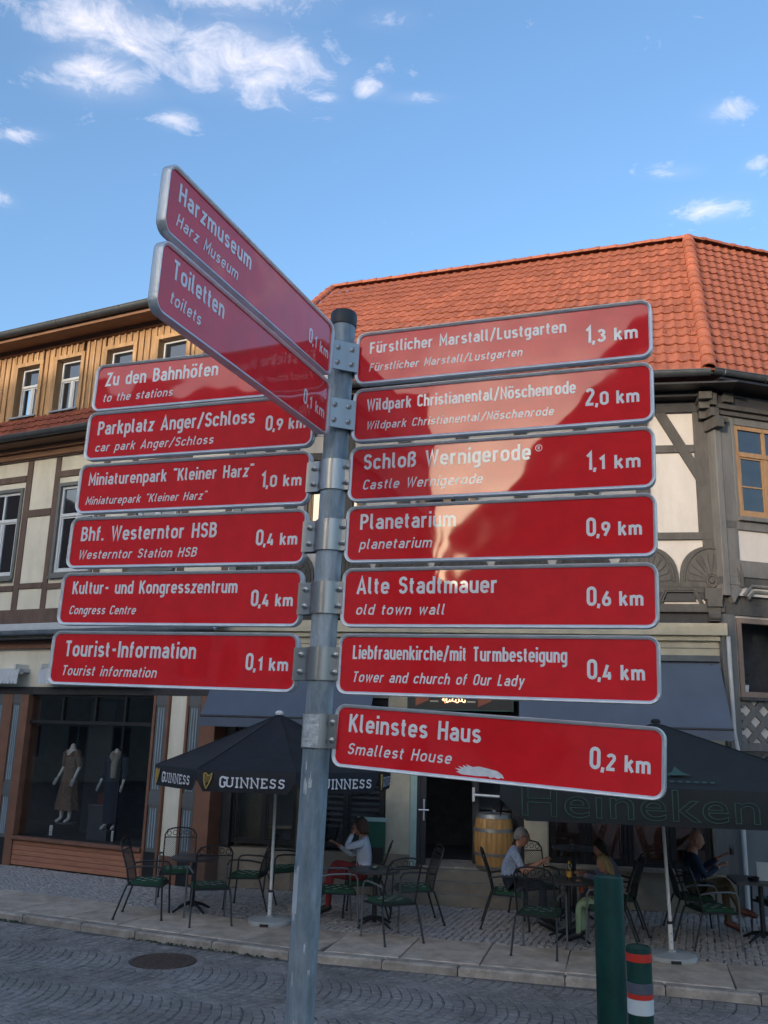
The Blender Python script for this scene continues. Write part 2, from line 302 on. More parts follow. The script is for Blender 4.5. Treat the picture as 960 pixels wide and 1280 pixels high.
def link(name, me, parent=None, loc=None, kind=None, label=None):
    o = bpy.data.objects.new(name, me); COL.objects.link(o)
    if parent: o.parent = parent
    if loc is not None: o.location = loc
    if kind: o['kind'] = kind
    if label: o['label'] = label
    return o
def thing(name, label, cat, loc=(0, 0, 0), rz=0.0, group=None):
    o = bpy.data.objects.new(name, None); COL.objects.link(o); o.empty_display_size = .1
    o.location = loc; o.rotation_euler = (0, 0, rz); o['label'] = label; o['category'] = cat
    if group: o['group'] = group
    return o
def tag(o, label, cat, group=None):
    o['label'] = label; o['category'] = cat
    if group: o['group'] = group
    return o
def dup(root, loc, rz, label, group=None):
    def cp(o, par):
        c = o.copy(); COL.objects.link(c)
        if par: c.parent = par
        for ch in [x for x in KIDS.get(o.name, [])]: cp(ch, c)
        return c
    r = cp(root, None); r.location = loc; r.rotation_euler = (0, 0, rz); r['label'] = label
    if group: r['group'] = group
    return r
KIDS = {}
def index_kids(root):
    for o in COL.objects:
        if o.parent: KIDS.setdefault(o.parent.name, [])
    for k in KIDS: KIDS[k] = []
    for o in COL.objects:
        if o.parent: KIDS[o.parent.name].append(o)
def rrect(x0, x1, z0, z1, r, n=5):
    p = []
    for cx_, cz_, a0 in ((x1-r, z0+r, -90), (x1-r, z1-r, 0), (x0+r, z1-r, 90), (x0+r, z0+r, 180)):
        for k in range(n+1):
            a = R(a0+90*k/n); p.append((cx_+r*math.cos(a), cz_+r*math.sin(a)))
    return p
# ------------------------------------------------------------------ lettering: a narrow road-sign alphabet drawn as strokes
def arc(cx_, cy_, rx, ry, a0, a1, n=6):
    return [(cx_+rx*math.cos(R(a0+(a1-a0)*k/n)), cy_+ry*math.sin(R(a0+(a1-a0)*k/n))) for k in range(n+1)]
def stad(x0, x1, y0, y1, n=6):
    r = (x1-x0)/2; c = (x0+x1)/2; ry = min(r, (y1-y0)/2)
    return arc(c, y1-ry, r, ry, 180, 0, n) + arc(c, y0+ry, r, ry, 0, -180, n)
def G(w, *paths): return (w, paths)
def arch(x0, w, top=4.5): r = w/2; return arc(x0+r, top-r, r, r, 180, 0) + [(x0+w, 0)]
C_ = 'closed'
GL = {
 'a': G(2.2, arc(1.15, 3.5, 1.0, 1.0, 165, 0)+[(2.2, 3.4), (2.2, 0)], [(2.2, 2.75), (1.1, 2.75)]+arc(1.05, 1.62, 1.05, 1.12, 90, 270)+[(1.3, .5), (2.2, 1.2)]),
 'b': G(2.2, [(0, 0), (0, 7)], (C_, stad(0, 2.2, .5, 4.5))), 'd': G(2.2, [(2.2, 0), (2.2, 7)], (C_, stad(0, 2.2, .5, 4.5))),
 'c': G(2.1, arc(1.1, 3.4, 1.1, 1.1, 15, 180)+arc(1.1, 1.6, 1.1, 1.1, 180, 345)),
 'e': G(2.2, [(0.1, 2.5), (2.2, 2.5), (2.2, 3.4)]+arc(1.1, 3.4, 1.1, 1.1, 0, 180)+arc(1.1, 1.6, 1.1, 1.1, 180, 335)),
 'f': G(1.2, [(.3, 0), (.3, 5.6)]+arc(1.15, 5.6, .85, .9, 180, 90), [(-.4, 4.5), (1.3, 4.5)]),
 'g': G(2.2, (C_, stad(0, 2.2, .5, 4.5)), [(2.2, 5), (2.2, -.6)]+arc(1.2, -.6, 1.0, .95, 0, -90)+[(.3, -1.55)]),
 'h': G(2.2, [(0, 0), (0, 7)], arch(0, 2.2)), 'i': G(0, [(0, 0), (0, 5)], [(0, 6.0), (0, 7.1)]),
 'k': G(2.2, [(0, 0), (0, 7)], [(2.1, 5), (.1, 2.1)], [(.85, 3.0), (2.2, 0)]), 'l': G(.7, [(0, 7), (0, 1.3)]+arc(.8, 1.3, .8, .8, 180, 270)),
 'm': G(3.9, [(0, 0), (0, 5)], arch(0, 1.95), arch(1.95, 1.95)), 'n': G(2.2, [(0, 0), (0, 5)], arch(0, 2.2)),
 'o': G(2.3, (C_, stad(0, 2.3, .5, 4.5))), 'p': G(2.2, [(0, -2), (0, 5)], (C_, stad(0, 2.2, .5, 4.5))),
 'r': G(1.3, [(0, 0), (0, 5)], arc(1.1, 3.4, 1.1, 1.1, 180, 85)+[(1.5, 4.45)]),
 's': G(2.1, arc(1.05, 3.5, 1.0, 1.0, 25, 180)+arc(1.05, 3.5, 1.0, 1.0, 180, 262, 3)+arc(1.05, 1.5, 1.05, 1.0, 80, -155)),
 't': G(1.1, [(.3, 6.3), (.3, 1.35)]+arc(1.1, 1.35, .8, .85, 180, 270), [(-.4, 4.5), (1.2, 4.5)]),
 'u': G(2.2, [(2.2, 0), (2.2, 5)], [(0, 5), (0, 1.6)]+arc(1.1, 1.6, 1.1, 1.1, 180, 360)),
 'v': G(2.3, [(0, 5), (1.15, .3), (2.3, 5)]), 'w': G(3.5, [(0, 5), (.85, .5), (1.75, 4.6), (2.65, .5), (3.5, 5)]),
 'y': G(2.3, [(0, 5), (1.2, .7)], [(2.3, 5), (.75, -2)]), 'z': G(2.0, [(0, 4.5), (1.95, 4.5), (.05, .5), (2.1, .5)]),
 'ß': G(2.3, [(0, 0), (0, 5.4)]+arc(1.1, 5.4, 1.1, 1.1, 180, 0)+[(2.1, 4.7), (1.1, 3.7)]+arc(1.15, 2.0, 1.2, 1.5, 80, -90)+[(.9, .5)]),
 'A': G(2.9, [(-.05, 0), (1.45, 6.8), (2.95, 0)], [(.5, 2.0), (2.4, 2.0)]),
 'B': G(2.4, [(0, 0), (0, 7)], [(0, 6.5), (1.1, 6.5)]+arc(1.1, 5.15, 1.1, 1.35, 90, -90)+[(0, 3.8)], [(1.1, 3.8)]+arc(1.15, 2.15, 1.25, 1.65, 90, -90)+[(0, .5)]),
 'C': G(2.3, arc(1.2, 5.3, 1.2, 1.2, 10, 180)+arc(1.2, 1.7, 1.2, 1.2, 180, 350)), 'F': G(2.1, [(0, 0), (0, 7)], [(0, 6.5), (2.2, 6.5)], [(0, 3.6), (1.9, 3.6)]),
 'G': G(2.4, arc(1.2, 5.3, 1.2, 1.2, 10, 180)+arc(1.2, 1.7, 1.2, 1.2, 180, 360)+[(2.4, 3.4), (1.3, 3.4)]),
 'H': G(2.5, [(0, 0), (0, 7)], [(2.5, 0), (2.5, 7)], [(0, 3.7), (2.5, 3.7)]), 'I': G(0, [(0, 0), (0, 7)]),
 'K': G(2.5, [(0, 0), (0, 7)], [(2.4, 7), (.1, 2.9)], [(.85, 4.1), (2.6, 0)]), 'L': G(2.0, [(0, 7), (0, .5), (2.1, .5)]),
 'M': G(3.1, [(0, 0), (0, 6.8), (1.55, 2.2), (3.1, 6.8), (3.1, 0)]), 'N': G(2.5, [(0, 0), (0, 6.6), (2.5, .4), (2.5, 7)]),
 'O': G(2.4, (C_, stad(0, 2.4, .5, 6.5))), 'P': G(2.4, [(0, 0), (0, 7)], [(0, 6.5), (1.1, 6.5)]+arc(1.1, 4.9, 1.25, 1.6, 90, -90)+[(0, 3.3)]),
 'S': G(2.4, arc(1.2, 5.1, 1.15, 1.4, 15, 180)+arc(1.2, 5.1, 1.15, 1.4, 180, 250, 3)+arc(1.2, 2.1, 1.2, 1.6, 70, -165)),
 'T': G(2.5, [(1.25, 0), (1.25, 6.1)], [(-.1, 6.5), (2.6, 6.5)]), 'W': G(4.2, [(0, 7), (1.05, .4), (2.1, 6.6), (3.15, .4), (4.2, 7)]),
 'Z': G(2.4, [(0, 6.5), (2.35, 6.5), (.05, .5), (2.5, .5)]),
 '0': G(2.4, (C_, stad(0, 2.4, .5, 6.5))), '1': G(1.3, [(0, 5.2), (1.2, 6.6), (1.2, 0)]),
 '2': G(2.3, arc(1.15, 5.35, 1.1, 1.15, 170, 0)+[(2.2, 4.7), (0, .9), (0, .5), (2.4, .5)]),
 '3': G(2.3, arc(1.1, 5.2, 1.05, 1.3, 160, -60)+[(1.0, 3.7)], [(1.1, 3.75)]+arc(1.1, 2.1, 1.2, 1.6, 70, -160)),
 '4': G(2.5, [(1.3, 6.9), (0, 1.7), (2.6, 1.7)], [(1.9, 3.6), (1.9, 0)]),
 '6': G(2.3, (C_, stad(0, 2.3, .5, 3.9)), [(0.02, 2.2), (.25, 3.6), (1.6, 7)]), '9': G(2.3, (C_, stad(0, 2.3, 3.1, 6.5)), [(2.28, 4.8), (2.05, 3.4), (.75, 0)]),
 '/': G(2.0, [(-.1, -.6), (2.0, 7.4)]), ',': G(.3, [(.35, 1.0), (0, -1.2)]), '.': G(0, [(0, 0), (0, 1.05)]), '-': G(1.7, [(0, 3.2), (1.7, 3.2)]),
 '"': G(1.0, [(0, 7.2), (0, 5.9)], [(1.0, 7.2), (1.0, 5.9)]), '`': G(1.0, [(0, 6.2), (0, 5.7)], [(1.0, 6.2), (1.0, 5.7)]),
}
GL['ü'] = (2.2, GL['u'][1]+([(.35, 6.1), (.35, 7.1)], [(1.85, 6.1), (1.85, 7.1)]))
GL['ö'] = (2.3, GL['o'][1]+([(.4, 6.1), (.4, 7.1)], [(1.9, 6.1), (1.9, 7.1)]))
def strip(mb, pts, w, tf, closed=False):
    P = [Vector(p) for p in pts]
    Q = [P[0]]
    for p in P[1:]:
        if (p-Q[-1]).length > 1e-3: Q.append(p)
    if closed and (Q[0]-Q[-1]).length < 1e-3: Q.pop()
    n = len(Q); L = []
    for i in range(n):
        a = Q[i-1] if (closed or i > 0) else None; b = Q[(i+1) % n] if (closed or i < n-1) else None
        d1 = (Q[i]-a).normalized() if a is not None else None; d2 = (b-Q[i]).normalized() if b is not None else None
        if d1 is None: d1 = d2
        if d2 is None: d2 = d1
        t = d1+d2
        t = t.normalized() if t.length > 1e-4 else d1
        nrm = Vector((-t.y, t.x)); c = max(.45, nrm.dot(Vector((-d1.y, d1.x))))
        L.append((Q[i]+nrm*(w/2/c), Q[i]-nrm*(w/2/c)))
    vs = []
    for a, b in L: vs += [tf(a), tf(b)]
    fs = []
    for i in range(n if closed else n-1):
        j = (i+1) % n; fs.append((2*i, 2*i+1, 2*j+1, 2*j))
    mb.add(vs, fs)
def text_strokes(mb, txt, x0, x1, z0, cap, y=-.0046, shear=0.0, stroke=1.02, gap=1.62, space=2.6, fit=True):
    """text from x0 to x1 on the local x,z plane; baseline z0, cap height cap."""
    adv = []; x = 0.5
    for ch in txt:
        if ch == ' ': x += space; continue
        w, ps = GL[ch]; adv.append((x, ps)); x += w+gap
    total = x-gap+.5; k = cap/7.0; kx = (x1-x0)/(total*k) if fit else 1.0
    c = 0
    for gx, ps in adv:
        for p in ps:
            cl = isinstance(p, tuple) and p[0] == C_; pts = p[1] if cl else p
            yy = y - .00005*(c % 9); c += 1
            q = [((gx+a)*kx, b) for a, b in pts]
            strip(mb, q, stroke*(.5+.5*min(1, kx)), lambda v: (x0+(v.x+shear*v.y)*k, yy, z0+v.y*k), cl)
    return x0+total*k*kx
# ------------------------------------------------------------------ the signpost
U = Vector((.0208, .0014, .9998)).normalized()
POST = thing('signpost', 'tall galvanised signpost carrying fifteen red finger signs in the foreground', 'signpost', (-.219, 2.591, 0))
def sdir(deg):
    d = Vector((math.cos(R(deg)), math.sin(R(deg)), 0)); return (d-U*d.dot(U)).normalized()
def frameM(deg, h, roll=0.0):
    d = sdir(deg); z = U.copy()
    if roll: q = Matrix.Rotation(roll, 3, d.cross(U)); d = q @ d; z = q @ z
    y = z.cross(d); m = Matrix((d, y, z)).transposed().to_4x4(); m.translation = U*h; return m
Mpole = frameM(0, 0)
mb = MB(); mb.lathe([(.038, -.05), (.038, 3.69)], 40, T=Mpole); mb.build('pole', M_galv, POST, smooth=True)
mb = MB(); mb.lathe([(.0405, 3.672), (.0415, 3.676), (.0415, 3.712), (.038, 3.719), (.02, 3.722)], 40, T=Mpole); mb.build('pole_cap', M_cap, POST, smooth=True)
BOLT = None
def bolts(par, deg, pts, off):
    global BOLT
    if BOLT is None:
        b = MB(); b.lathe([(.0082, 0), (.0082, .0022), (.006, .0032)], 16); b.lathe([(.0055, .003), (.0055, .0075), (.003, .0086)], 6); b.lathe([(.0022, .008), (.0022, .0087)], 6, mi=1)
        BOLT = b.mesh('bolt', [M_steel, M_black], True)
    d = sdir(deg); nrm = U.cross(d)
    for s_, h in pts:
        o = link('bolt', BOLT, par)
        q = (-nrm).to_track_quat('Z', 'Y').to_matrix().to_4x4(); q.translation = d*s_+U*h - nrm*off; o.matrix_local = q
def band(name, plan, h, hh=.046, m=None):
    """bent metal strip: plan is a list of (x,y) round the pole, in the pole's frame"""
    b = MB(); n = len(plan); t = .0035; vs = []
    for i, p in enumerate(plan):
        a = Vector(plan[max(i-1, 0)]); c = Vector(plan[min(i+1, n-1)]); d = (c-a).normalized(); nr = Vector((d.y, -d.x))
        p = Vector(p)
        for q in (p, p+nr*t):
            for z in (h-hh, h+hh): vs.append(tuple(U*z+Vector((q.x, q.y, 0))))
    f = []
    for i in range(n-1):
        a, c = 4*i, 4*i+4
        f += [(a+2, c+2, c+3, a+3), (a, a+1, c+1, c), (a+1, a+3, c+3, c+1), (a, c, c+2, a+2)]
    f += [(0, 2, 3, 1), (4*n-4, 4*n-3, 4*n-1, 4*n-2)]
    b.add(vs, f); return b.build(name, m or M_steel, POST, smooth=True)
def circ(a0, a1, r=.0385, n=12): return [(r*math.cos(R(a0+(a1-a0)*k/n)), r*math.sin(R(a0+(a1-a0)*k/n))) for k in range(n+1)]
def pt(deg, s_, off=0.0):
    d = sdir(deg); nrm = U.cross(d); v = d*s_ - nrm*off; return (v.x, v.y)
ROWS = [3.556, 3.3725, 3.190, 3.008, 2.824, 2.637]
KR = 2.445
for i, h in enumerate(ROWS[2:]):
    # front half of the clamp: left ear, round the pole, right ear
    plan = [pt(-20, -.082, -.004), pt(-20, -.044, -.004)] + circ(200, 300, n=8)[0:0]
    plan = [pt(-20, -.083, .012), pt(-20, -.046, .012)] + circ(185, 312, .040, 12) + [pt(-21, .042, .012), pt(-21, .057, .012)]
    c = band('clamp', plan, h-.002)
    bolts(c, -20, [(-.060, h+.022), (-.060, h-.026)], .0155); bolts(c, -21, [(.0485, h+.022), (.0485, h-.026)], .0155)
    band('clamp_back', [pt(-21, .057, -.012), pt(-21, .042, -.012)] + circ(-5, 145, .040, 12) + [pt(-20, -.046, -.012), pt(-20, -.083, -.012)], h-.002)
for h in ROWS[:2]:
    A_ = pt(68, -.086, -.012); B_ = (.0165, -.0480); E_ = pt(-21, .062, .012)
    c = band('clamp', [A_, B_, E_], h-.002)
    for (p0, p1, w_) in ((A_, B_, .60), (B_, E_, .48)):
        d2 = (Vector(p1)-Vector(p0)).normalized(); nr = Vector((d2.y, -d2.x, 0)); c2 = Vector(p0)+(Vector(p1)-Vector(p0))*w_
        for dz in (.022, -.026):
            o = link('bolt', BOLT, c); q = nr.to_track_quat('Z', 'Y').to_matrix().to_4x4(); q.translation = Vector((c2.x, c2.y, 0))+nr*.0036+U*(h+dz); o.matrix_local = q
    band('clamp_back', [pt(-21, .060, -.008)] + circ(-5, 145, .040, 12) + [pt(-20, -.083, -.012)], h-.002)
c = band('clamp', circ(172, 318, .040, 12)+[pt(-24, .045, .012), pt(-24, .066, .012)], KR+.006)
bolts(c, -24, [(.053, KR+.030), (.053, KR-.018)], .0155)
b = MB(); n = 8
for k in range(n):
    a0 = 205+72*k/n; a1 = 205+72*(k+1)/n
    v = [Mpole @ Vector((.0445*math.cos(R(a)), .0445*math.sin(R(a)), z)) for a in (a0, a1) for z in (KR-.038, KR+.05)]
    b.add(v, [(0, 2, 3, 1)])
b.build('zinc_patch', M_galv2, c, smooth=True)
band('clamp_back', [pt(-24, .066, -.010)] + circ(-5, 185, .040, 12), KR+.006)
b = MB()
for k in range(6):
    a0 = 186+46*k/6; a1 = 186+46*(k+1)/6
    v = [Mpole @ Vector((.0388*math.cos(R(a)), .0388*math.sin(R(a)), z+.012*math.sin(k*1.7+z*9))) for a in (a0, a1) for z in (1.97, 2.09)]
    b.add(v, [(0, 2, 3, 1)])
b.build('torn_sticker', M_sticker, POST)
rs = random.Random(4)
for q in range(9):
    a0 = rs.uniform(200, 320); z0 = rs.uniform(1.55, 2.35); w = rs.uniform(6, 20); h_ = rs.uniform(.012, .05); b = MB(); vs = []
    for k in range(5):
        a = R(a0+w*k/4)
        for j, e_ in ((0, z0-rs.uniform(0, .012)), (1, z0+h_*rs.uniform(.35, 1))): vs.append(Mpole @ Vector((.03845*math.cos(a), .03845*math.sin(a), e_)))
    b.add(vs, [(2*k, 2*k+2, 2*k+3, 2*k+1) for k in range(4)]); b.build('sticker_residue', M_galv2, POST)
def sign(deg, h, s0, s1, lines, label, hh=.0845, roll=0.0, smear=False):
    Mx = frameM(deg, h, roll)
    r_ = .030; yf = -.004
    b = MB(); b.prismy(rrect(s0+.006, s1-.006, -hh+.006, hh-.006, r_-.006), yf, .0095)
    p = b.build('sign_panel', M_red, POST, label=label); p.matrix_local = Mx
    # extruded channel frame: outer side, rounded front lip, inner lip
    prof = [(0.000, .0115), (0.000, -.0095), (.0012, -.0118), (.0028, -.0120), (.0092, -.0068), (.0092, -.0030)]
    b = MB(); rings = []
    for ins, y in prof:
        rings.append([(x, y, z) for x, z in rrect(s0+ins, s1-ins, -hh+ins, hh-ins, max(r_-ins, .004), 7)])
    rings = rings + [[(x, y, z) for x, z in rrect(s0+.0092, s1-.0092, -hh+.0092, hh-.0092, r_-.0092, 7)] for y in (.0100,)] + [[(x, y, z) for x, z in rrect(s0+.001, s1-.001, -hh+.001, hh-.001, r_-.001, 7)] for y in (.0125,)]
    n = len(rings[0]); vs = [v for rg in rings for v in rg]; f = []
    m_ = len(rings)
    for i in range(m_):
        if i == 5: continue
        j = (i+1) % m_
        for k in range(n): f.append((i*n+k, i*n+(k+1) % n, j*n+(k+1) % n, j*n+k))
    b.add(vs, f); b.build('frame', M_alu, p, smooth=True, sharp=50)
    for (txt, x0, x1, z0, cap, it) in lines:
        b = MB()
        if it == 2:      # distance: big first figure, smaller decimals
            e = text_strokes(b, txt[0], x0, x0, z0, cap, fit=False, stroke=1.15)
            text_strokes(b, txt[1:], e+.001, x1, z0, cap*.74, fit=True, stroke=1.4, gap=1.75, space=2.4)
        else: text_strokes(b, txt, x0, x1, z0, cap, shear=.2 if it else 0, stroke=1.02 if it else 1.15, space=3.0)
        b.build('lettering', M_letter, p)
    if smear:
        b = MB(); pts = [(.415, -.070), (.43, -.079), (.47, -.080), (.50, -.077), (.505, -.083), (.515, -.078), (.525, -.083), (.532, -.078), (.540, -.080), (.536, -.066), (.522, -.052), (.500, -.046), (.475, -.040), (.458, -.045), (.440, -.036), (.447, -.047), (.432, -.041), (.436, -.051), (.420, -.046), (.430, -.058), (.412, -.056), (.424, -.066)]
        b.add([(x, -.0045, z) for x, z in [(.412+(x-.412)*1.03, -.0725+(z+.083)*.60) for x, z in pts]], [tuple(range(len(pts)))]); b.build('paint_smear', M_graff, p)
    if smear is None:
        b = MB(); x, z = .615, .045
        strip(b, [(x+.009*math.cos(R(a)), z+.009*math.sin(R(a))) for a in range(0, 360, 30)], .0016, lambda v: (v.x, -.0046, v.y), True)
        text_strokes(b, 'R', x-.003, x+.003, z-.0045, .009) if 'R' in GL else None
        b.build('registered_mark', M_letter, p)
    return p
GL['R'] = G(2.4, [(0, 0), (0, 7)], [(0, 6.5), (1.1, 6.5)]+arc(1.1, 5.0, 1.2, 1.5, 90, -90)+[(0, 3.5)], [(1.1, 3.5), (2.4, 0)])
RT = [('Fürstlicher Marstall/Lustgarten', .69, .015, .037, 'Fürstlicher Marstall/Lustgarten', .565, -.043, .0255, '1,3 km'),
      ('Wildpark Christianental/Nöschenrode', .716, .014, .037, 'Wildpark Christianental/Nöschenrode', .655, -.045, .0255, '2,0 km'),
      ('Schloß Wernigerode', .593, .013, .047, 'Castle Wernigerode', .457, -.048, .030, '1,1 km'),
      ('Planetarium', .384, .014, .046, 'planetarium', .315, -.044, .030, '0,9 km'),
      ('Alte Stadtmauer', .506, .010, .048, 'old town wall', .359, -.049, .030, '0,6 km'),
      ('Liebfrauenkirche/mit Turmbesteigung', .692, .014, .038, 'Tower and church of Our Lady', .580, -.049, .029, '0,4 km')]
LB = ['washed-out glare over the lettering', 'two long lines of place names and a soft glare', 'a castle name and registered mark', 'short name and glare on its left half', 'two short lines', 'church and tower names']
for i, (t1, e1, z1, c1, t2, e2, z2, c2, d_) in enumerate(RT):
    sign(-21, ROWS[i], .052, .922, [(t1, .096, e1, z1, c1, 0), (t2, .096, e2, z2, c2, 1), (d_, .743, .884, -.026+.001*(i < 1), .050, 2)],
         'red right-hand finger sign reading %s %s' % (t1.replace('/', ' '), d_), smear=None if i == 2 else False)
sign(-24.5, KR, .055, .935, [('Kleinstes Haus', .098, .478, .011, .048, 0), ('Smallest House', .098, .400, -.048, .030, 1), ('0,2 km', .757, .900, -.026, .052, 2)],
     'lowest red right-hand sign with grey paint smear under its lettering', smear=True, roll=R(-1.9))
LT = [('Zu den Bahnhöfen', -.864, -.429, .006, .048, 'to the stations', -.593, -.051, .030, ''),
      ('Parkplatz Anger/Schloss', -.870, -.280, .004, .048, 'car park Anger/Schloss', -.422, -.054, .030, '0,9 km'),
      ('Miniaturenpark "Kleiner Harz"', -.880, -.268, .012, .041, 'Miniaturepark "Kleiner Harz"', -.429, -.054, .027, '1,0 km'),
      ('Bhf. Westerntor HSB', -.882, -.378, .006, .047, 'Westerntor Station HSB', -.443, -.054, .030, '0,4 km'),
      ('Kultur- und Kongresszentrum', -.888, -.289, .016, .041, 'Congress Centre', -.641, -.049, .028, '0,4 km'),
      ('Tourist-Information', -.888, -.410, .005, .049, 'Tourist information', -.541, -.054, .031, '0,1 km')]
for i, (t1, a1, e1, z1, c1, t2, e2, z2, c2, d_) in enumerate(LT):
    ls = [(t1, a1, e1, z1, c1, 0), (t2, a1-.003, e2, z2, c2, 1)]
    if d_: ls.append((d_, -.240, -.103, -.024, .049, 2))
    s0_ = -.905-.0065*i
    sign(-20, ROWS[i] if i else 3.545, s0_, -.074, ls, 'red left-hand finger sign reading %s' % t1.replace('/', ' ').replace('"', ''))
sign(68, ROWS[0], -.932, -.080, [('Harzmuseum', -.884, -.566, .012, .045, 0), ('Harz Museum', -.884, -.623, -.046, .031, 1), ('0,1 km', -.230, -.102, -.033, .045, 2)],
     'upper of the two red signs pointing towards the viewer, reading Harzmuseum')
sign(68, ROWS[1], -.928, -.074, [('Toiletten', -.876, -.665, .015, .045, 0), ('toilets', -.876, -.755, -.044, .031, 1), ('0,1 km', -.235, -.102, -.036, .045, 2)],
     'lower of the two red signs pointing towards the viewer, reading Toiletten')
# ------------------------------------------------------------------ ground
KP = [(-16, 17.9), (-8.5, 14.57), (-4.95, 12.97), (-2.6, 11.90), (-.95, 11.20), (.6, 10.80), (2.4, 10.34), (3.97, 9.90), (8, 8.8), (15, 6.8)]
def kpoly(off):
    """kerb line shifted by off metres towards the houses"""
    out = []
    for i, p in enumerate(KP):
        a = Vector(KP[max(i-1, 0)]); c = Vector(KP[min(i+1, len(KP)-1)]); d = (c-a).normalized(); n = Vector((-d.y, d.x))
        out.append(Vector(p)+n*off)
    return out
def walk(off, s):
    P = kpoly(off); 
    for i in range(len(P)-1):
        l = (P[i+1]-P[i]).length
        if s <= l or i == len(P)-2: 
            d = (P[i+1]-P[i])/l; return P[i]+d*s, d
        s -= l
def plen(off):
    P = kpoly(off); return sum((P[i+1]-P[i]).length for i in range(len(P)-1))
def side(x, y):
    """signed distance from the kerb line, positive towards the houses"""
    best = None
    p = Vector((x, y))
    for i in range(len(KP)-1):
        a = Vector(KP[i]); c = Vector(KP[i+1]); d = c-a; t = max(0, min(1, (p-a).dot(d)/d.length_squared)); q = a+d*t; l = (p-q).length
        if best is None or l < best[0]: best = (l, (d.x*(p.y-q.y)-d.y*(p.x-q.x)))
    return best[0]*(1 if best[1] > 0 else -1)
RZ = -.085
mb = MB(); mb.add([(-400, -400, RZ-.035), (400, -400, RZ-.035), (400, 400, RZ-.035), (-400, 400, RZ-.035)], [(0, 1, 2, 3)]); mb.build('ground', M_joint, kind='structure')
road = MB(); k0 = kpoly(.10)
road.add([(p.x, p.y, RZ-.009) for p in k0]+[(p.x, 4.3, RZ-.009) for p in k0], [(i, i+len(k0), i+len(k0)+1, i+1) for i in range(len(k0)-1)])
road = road.build('road', M_joint, kind='structure')
MB().add([(-60, -60, RZ-.004), (60, -60, RZ-.004), (60, 4.3, RZ-.004), (-60, 4.3, RZ-.004)], [(0, 1, 2, 3)]).build('square', M_cob, kind='structure')
pv = MB(); k1 = kpoly(.08)
pv.add([(p.x, p.y, -.030) for p in k1]+[(p.x, 19 + (0), -.030) for p in k1], [(i, i+1, i+1+len(k1), i+len(k1)) for i in range(len(k1)-1)])
pv = pv.build('pavement', M_joint, kind='structure')
# kerb stones and granite slabs, each its own piece
def stone(d, l, w, z0, z1, name, m, p, par, jit=.004, c=.012):
    b = MB(); hl = l/2-.006; hw = w/2
    o = [(random.uniform(-jit, jit), random.uniform(-jit, jit)) for _ in range(4)]
    q = [(-hl+o[0][0], -hw+o[0][1]), (hl+o[1][0], -hw+o[1][1]), (hl+o[2][0], hw+o[2][1]), (-hl+o[3][0], hw+o[3][1])]
    qi = [(x*(1-c/hl), y*(1-c/hw)) for x, y in q]
    v = [(x, y, z0) for x, y in q]+[(x, y, z1-c) for x, y in q]+[(x, y, z1+random.uniform(-.002, .002)) for x, y in qi]
    f = [(0, 1, 5, 4), (1, 2, 6, 5), (2, 3, 7, 6), (3, 0, 4, 7), (4, 5, 9, 8), (5, 6, 10, 9), (6, 7, 11, 10), (7, 4, 8, 11), (8, 9, 10, 11)]
    b.add(v, f); ob = b.build(name, m, par); ob.matrix_local = Matrix.Translation((p.x, p.y, 0)) @ Matrix.Rotation(math.atan2(d.y, d.x), 4, 'Z'); return ob
s = 7.5; L_ = plen(.09)
while s < 30:
    l = random.uniform(.85, 1.15); p, d = walk(.09, s+l/2); stone(d, l, .17, -.16, .0, 'kerb_stone', M_kerb, p, pv, c=.02); s += l
s = 7.5
while s < 31:
    l = random.uniform(.86, .98); p, d = walk(.18+.56, s+l/2); stone(d, l, 1.10, -.028, .002, 'paving_slab', M_slab, p, pv, jit=.006, c=.008); s += l
# moss and sand in the gutter line
mb = MB()
for i in range(1100):
    s = random.uniform(8, 27); p, d = walk(-.035, s)
    if math.sin(s*1.3)+math.sin(s*.47+2) < .35: continue
    n = Vector((-d.y, d.x)); p = p + n*random.gauss(0, .022); r = random.uniform(.008, .022); a = random.random()*6
    mb.add([(p.x+r*math.cos(a+k*2.1), p.y+r*math.sin(a+k*2.1), RZ+random.uniform(-.004, .004)) for k in range(3)]+[(p.x, p.y, RZ+r*.9)], [(0, 1, 3), (1, 2, 3), (2, 0, 3)])
mb.build('gutter_moss', M_moss, kind='stuff')
def cobble_geo(b, x, y, ang, w, l, z, h=.014, T=None):
    hx, hy = w/2, l/2; ca, sa = math.cos(ang), math.sin(ang); q = []
    for sx, sy in ((-1, -1), (1, -1), (1, 1), (-1, 1)):
        q.append((sx*hx+random.uniform(-.006, .006), sy*hy+random.uniform(-.006, .006)))
    tl = random.uniform(-.004, .004); tw = random.uniform(-.004, .004)
    v = []
    for k, (zz, sc_) in enumerate(((z-.03, 1.0), (z-.006, .97), (z, .72))):
        for i, (px, py) in enumerate(q):
            X, Y = px*sc_, py*sc_; v.append((x+X*ca-Y*sa, y+X*sa+Y*ca, zz+(tl*px+tw*py)*6 if k else zz))
    f = [(8, 9, 10, 11)]
    for i in range(4):
        j = (i+1) % 4; f += [(i, j, 4+j, 4+i), (4+i, 4+j, 8+j, 8+i)]
    b.add(v, f)
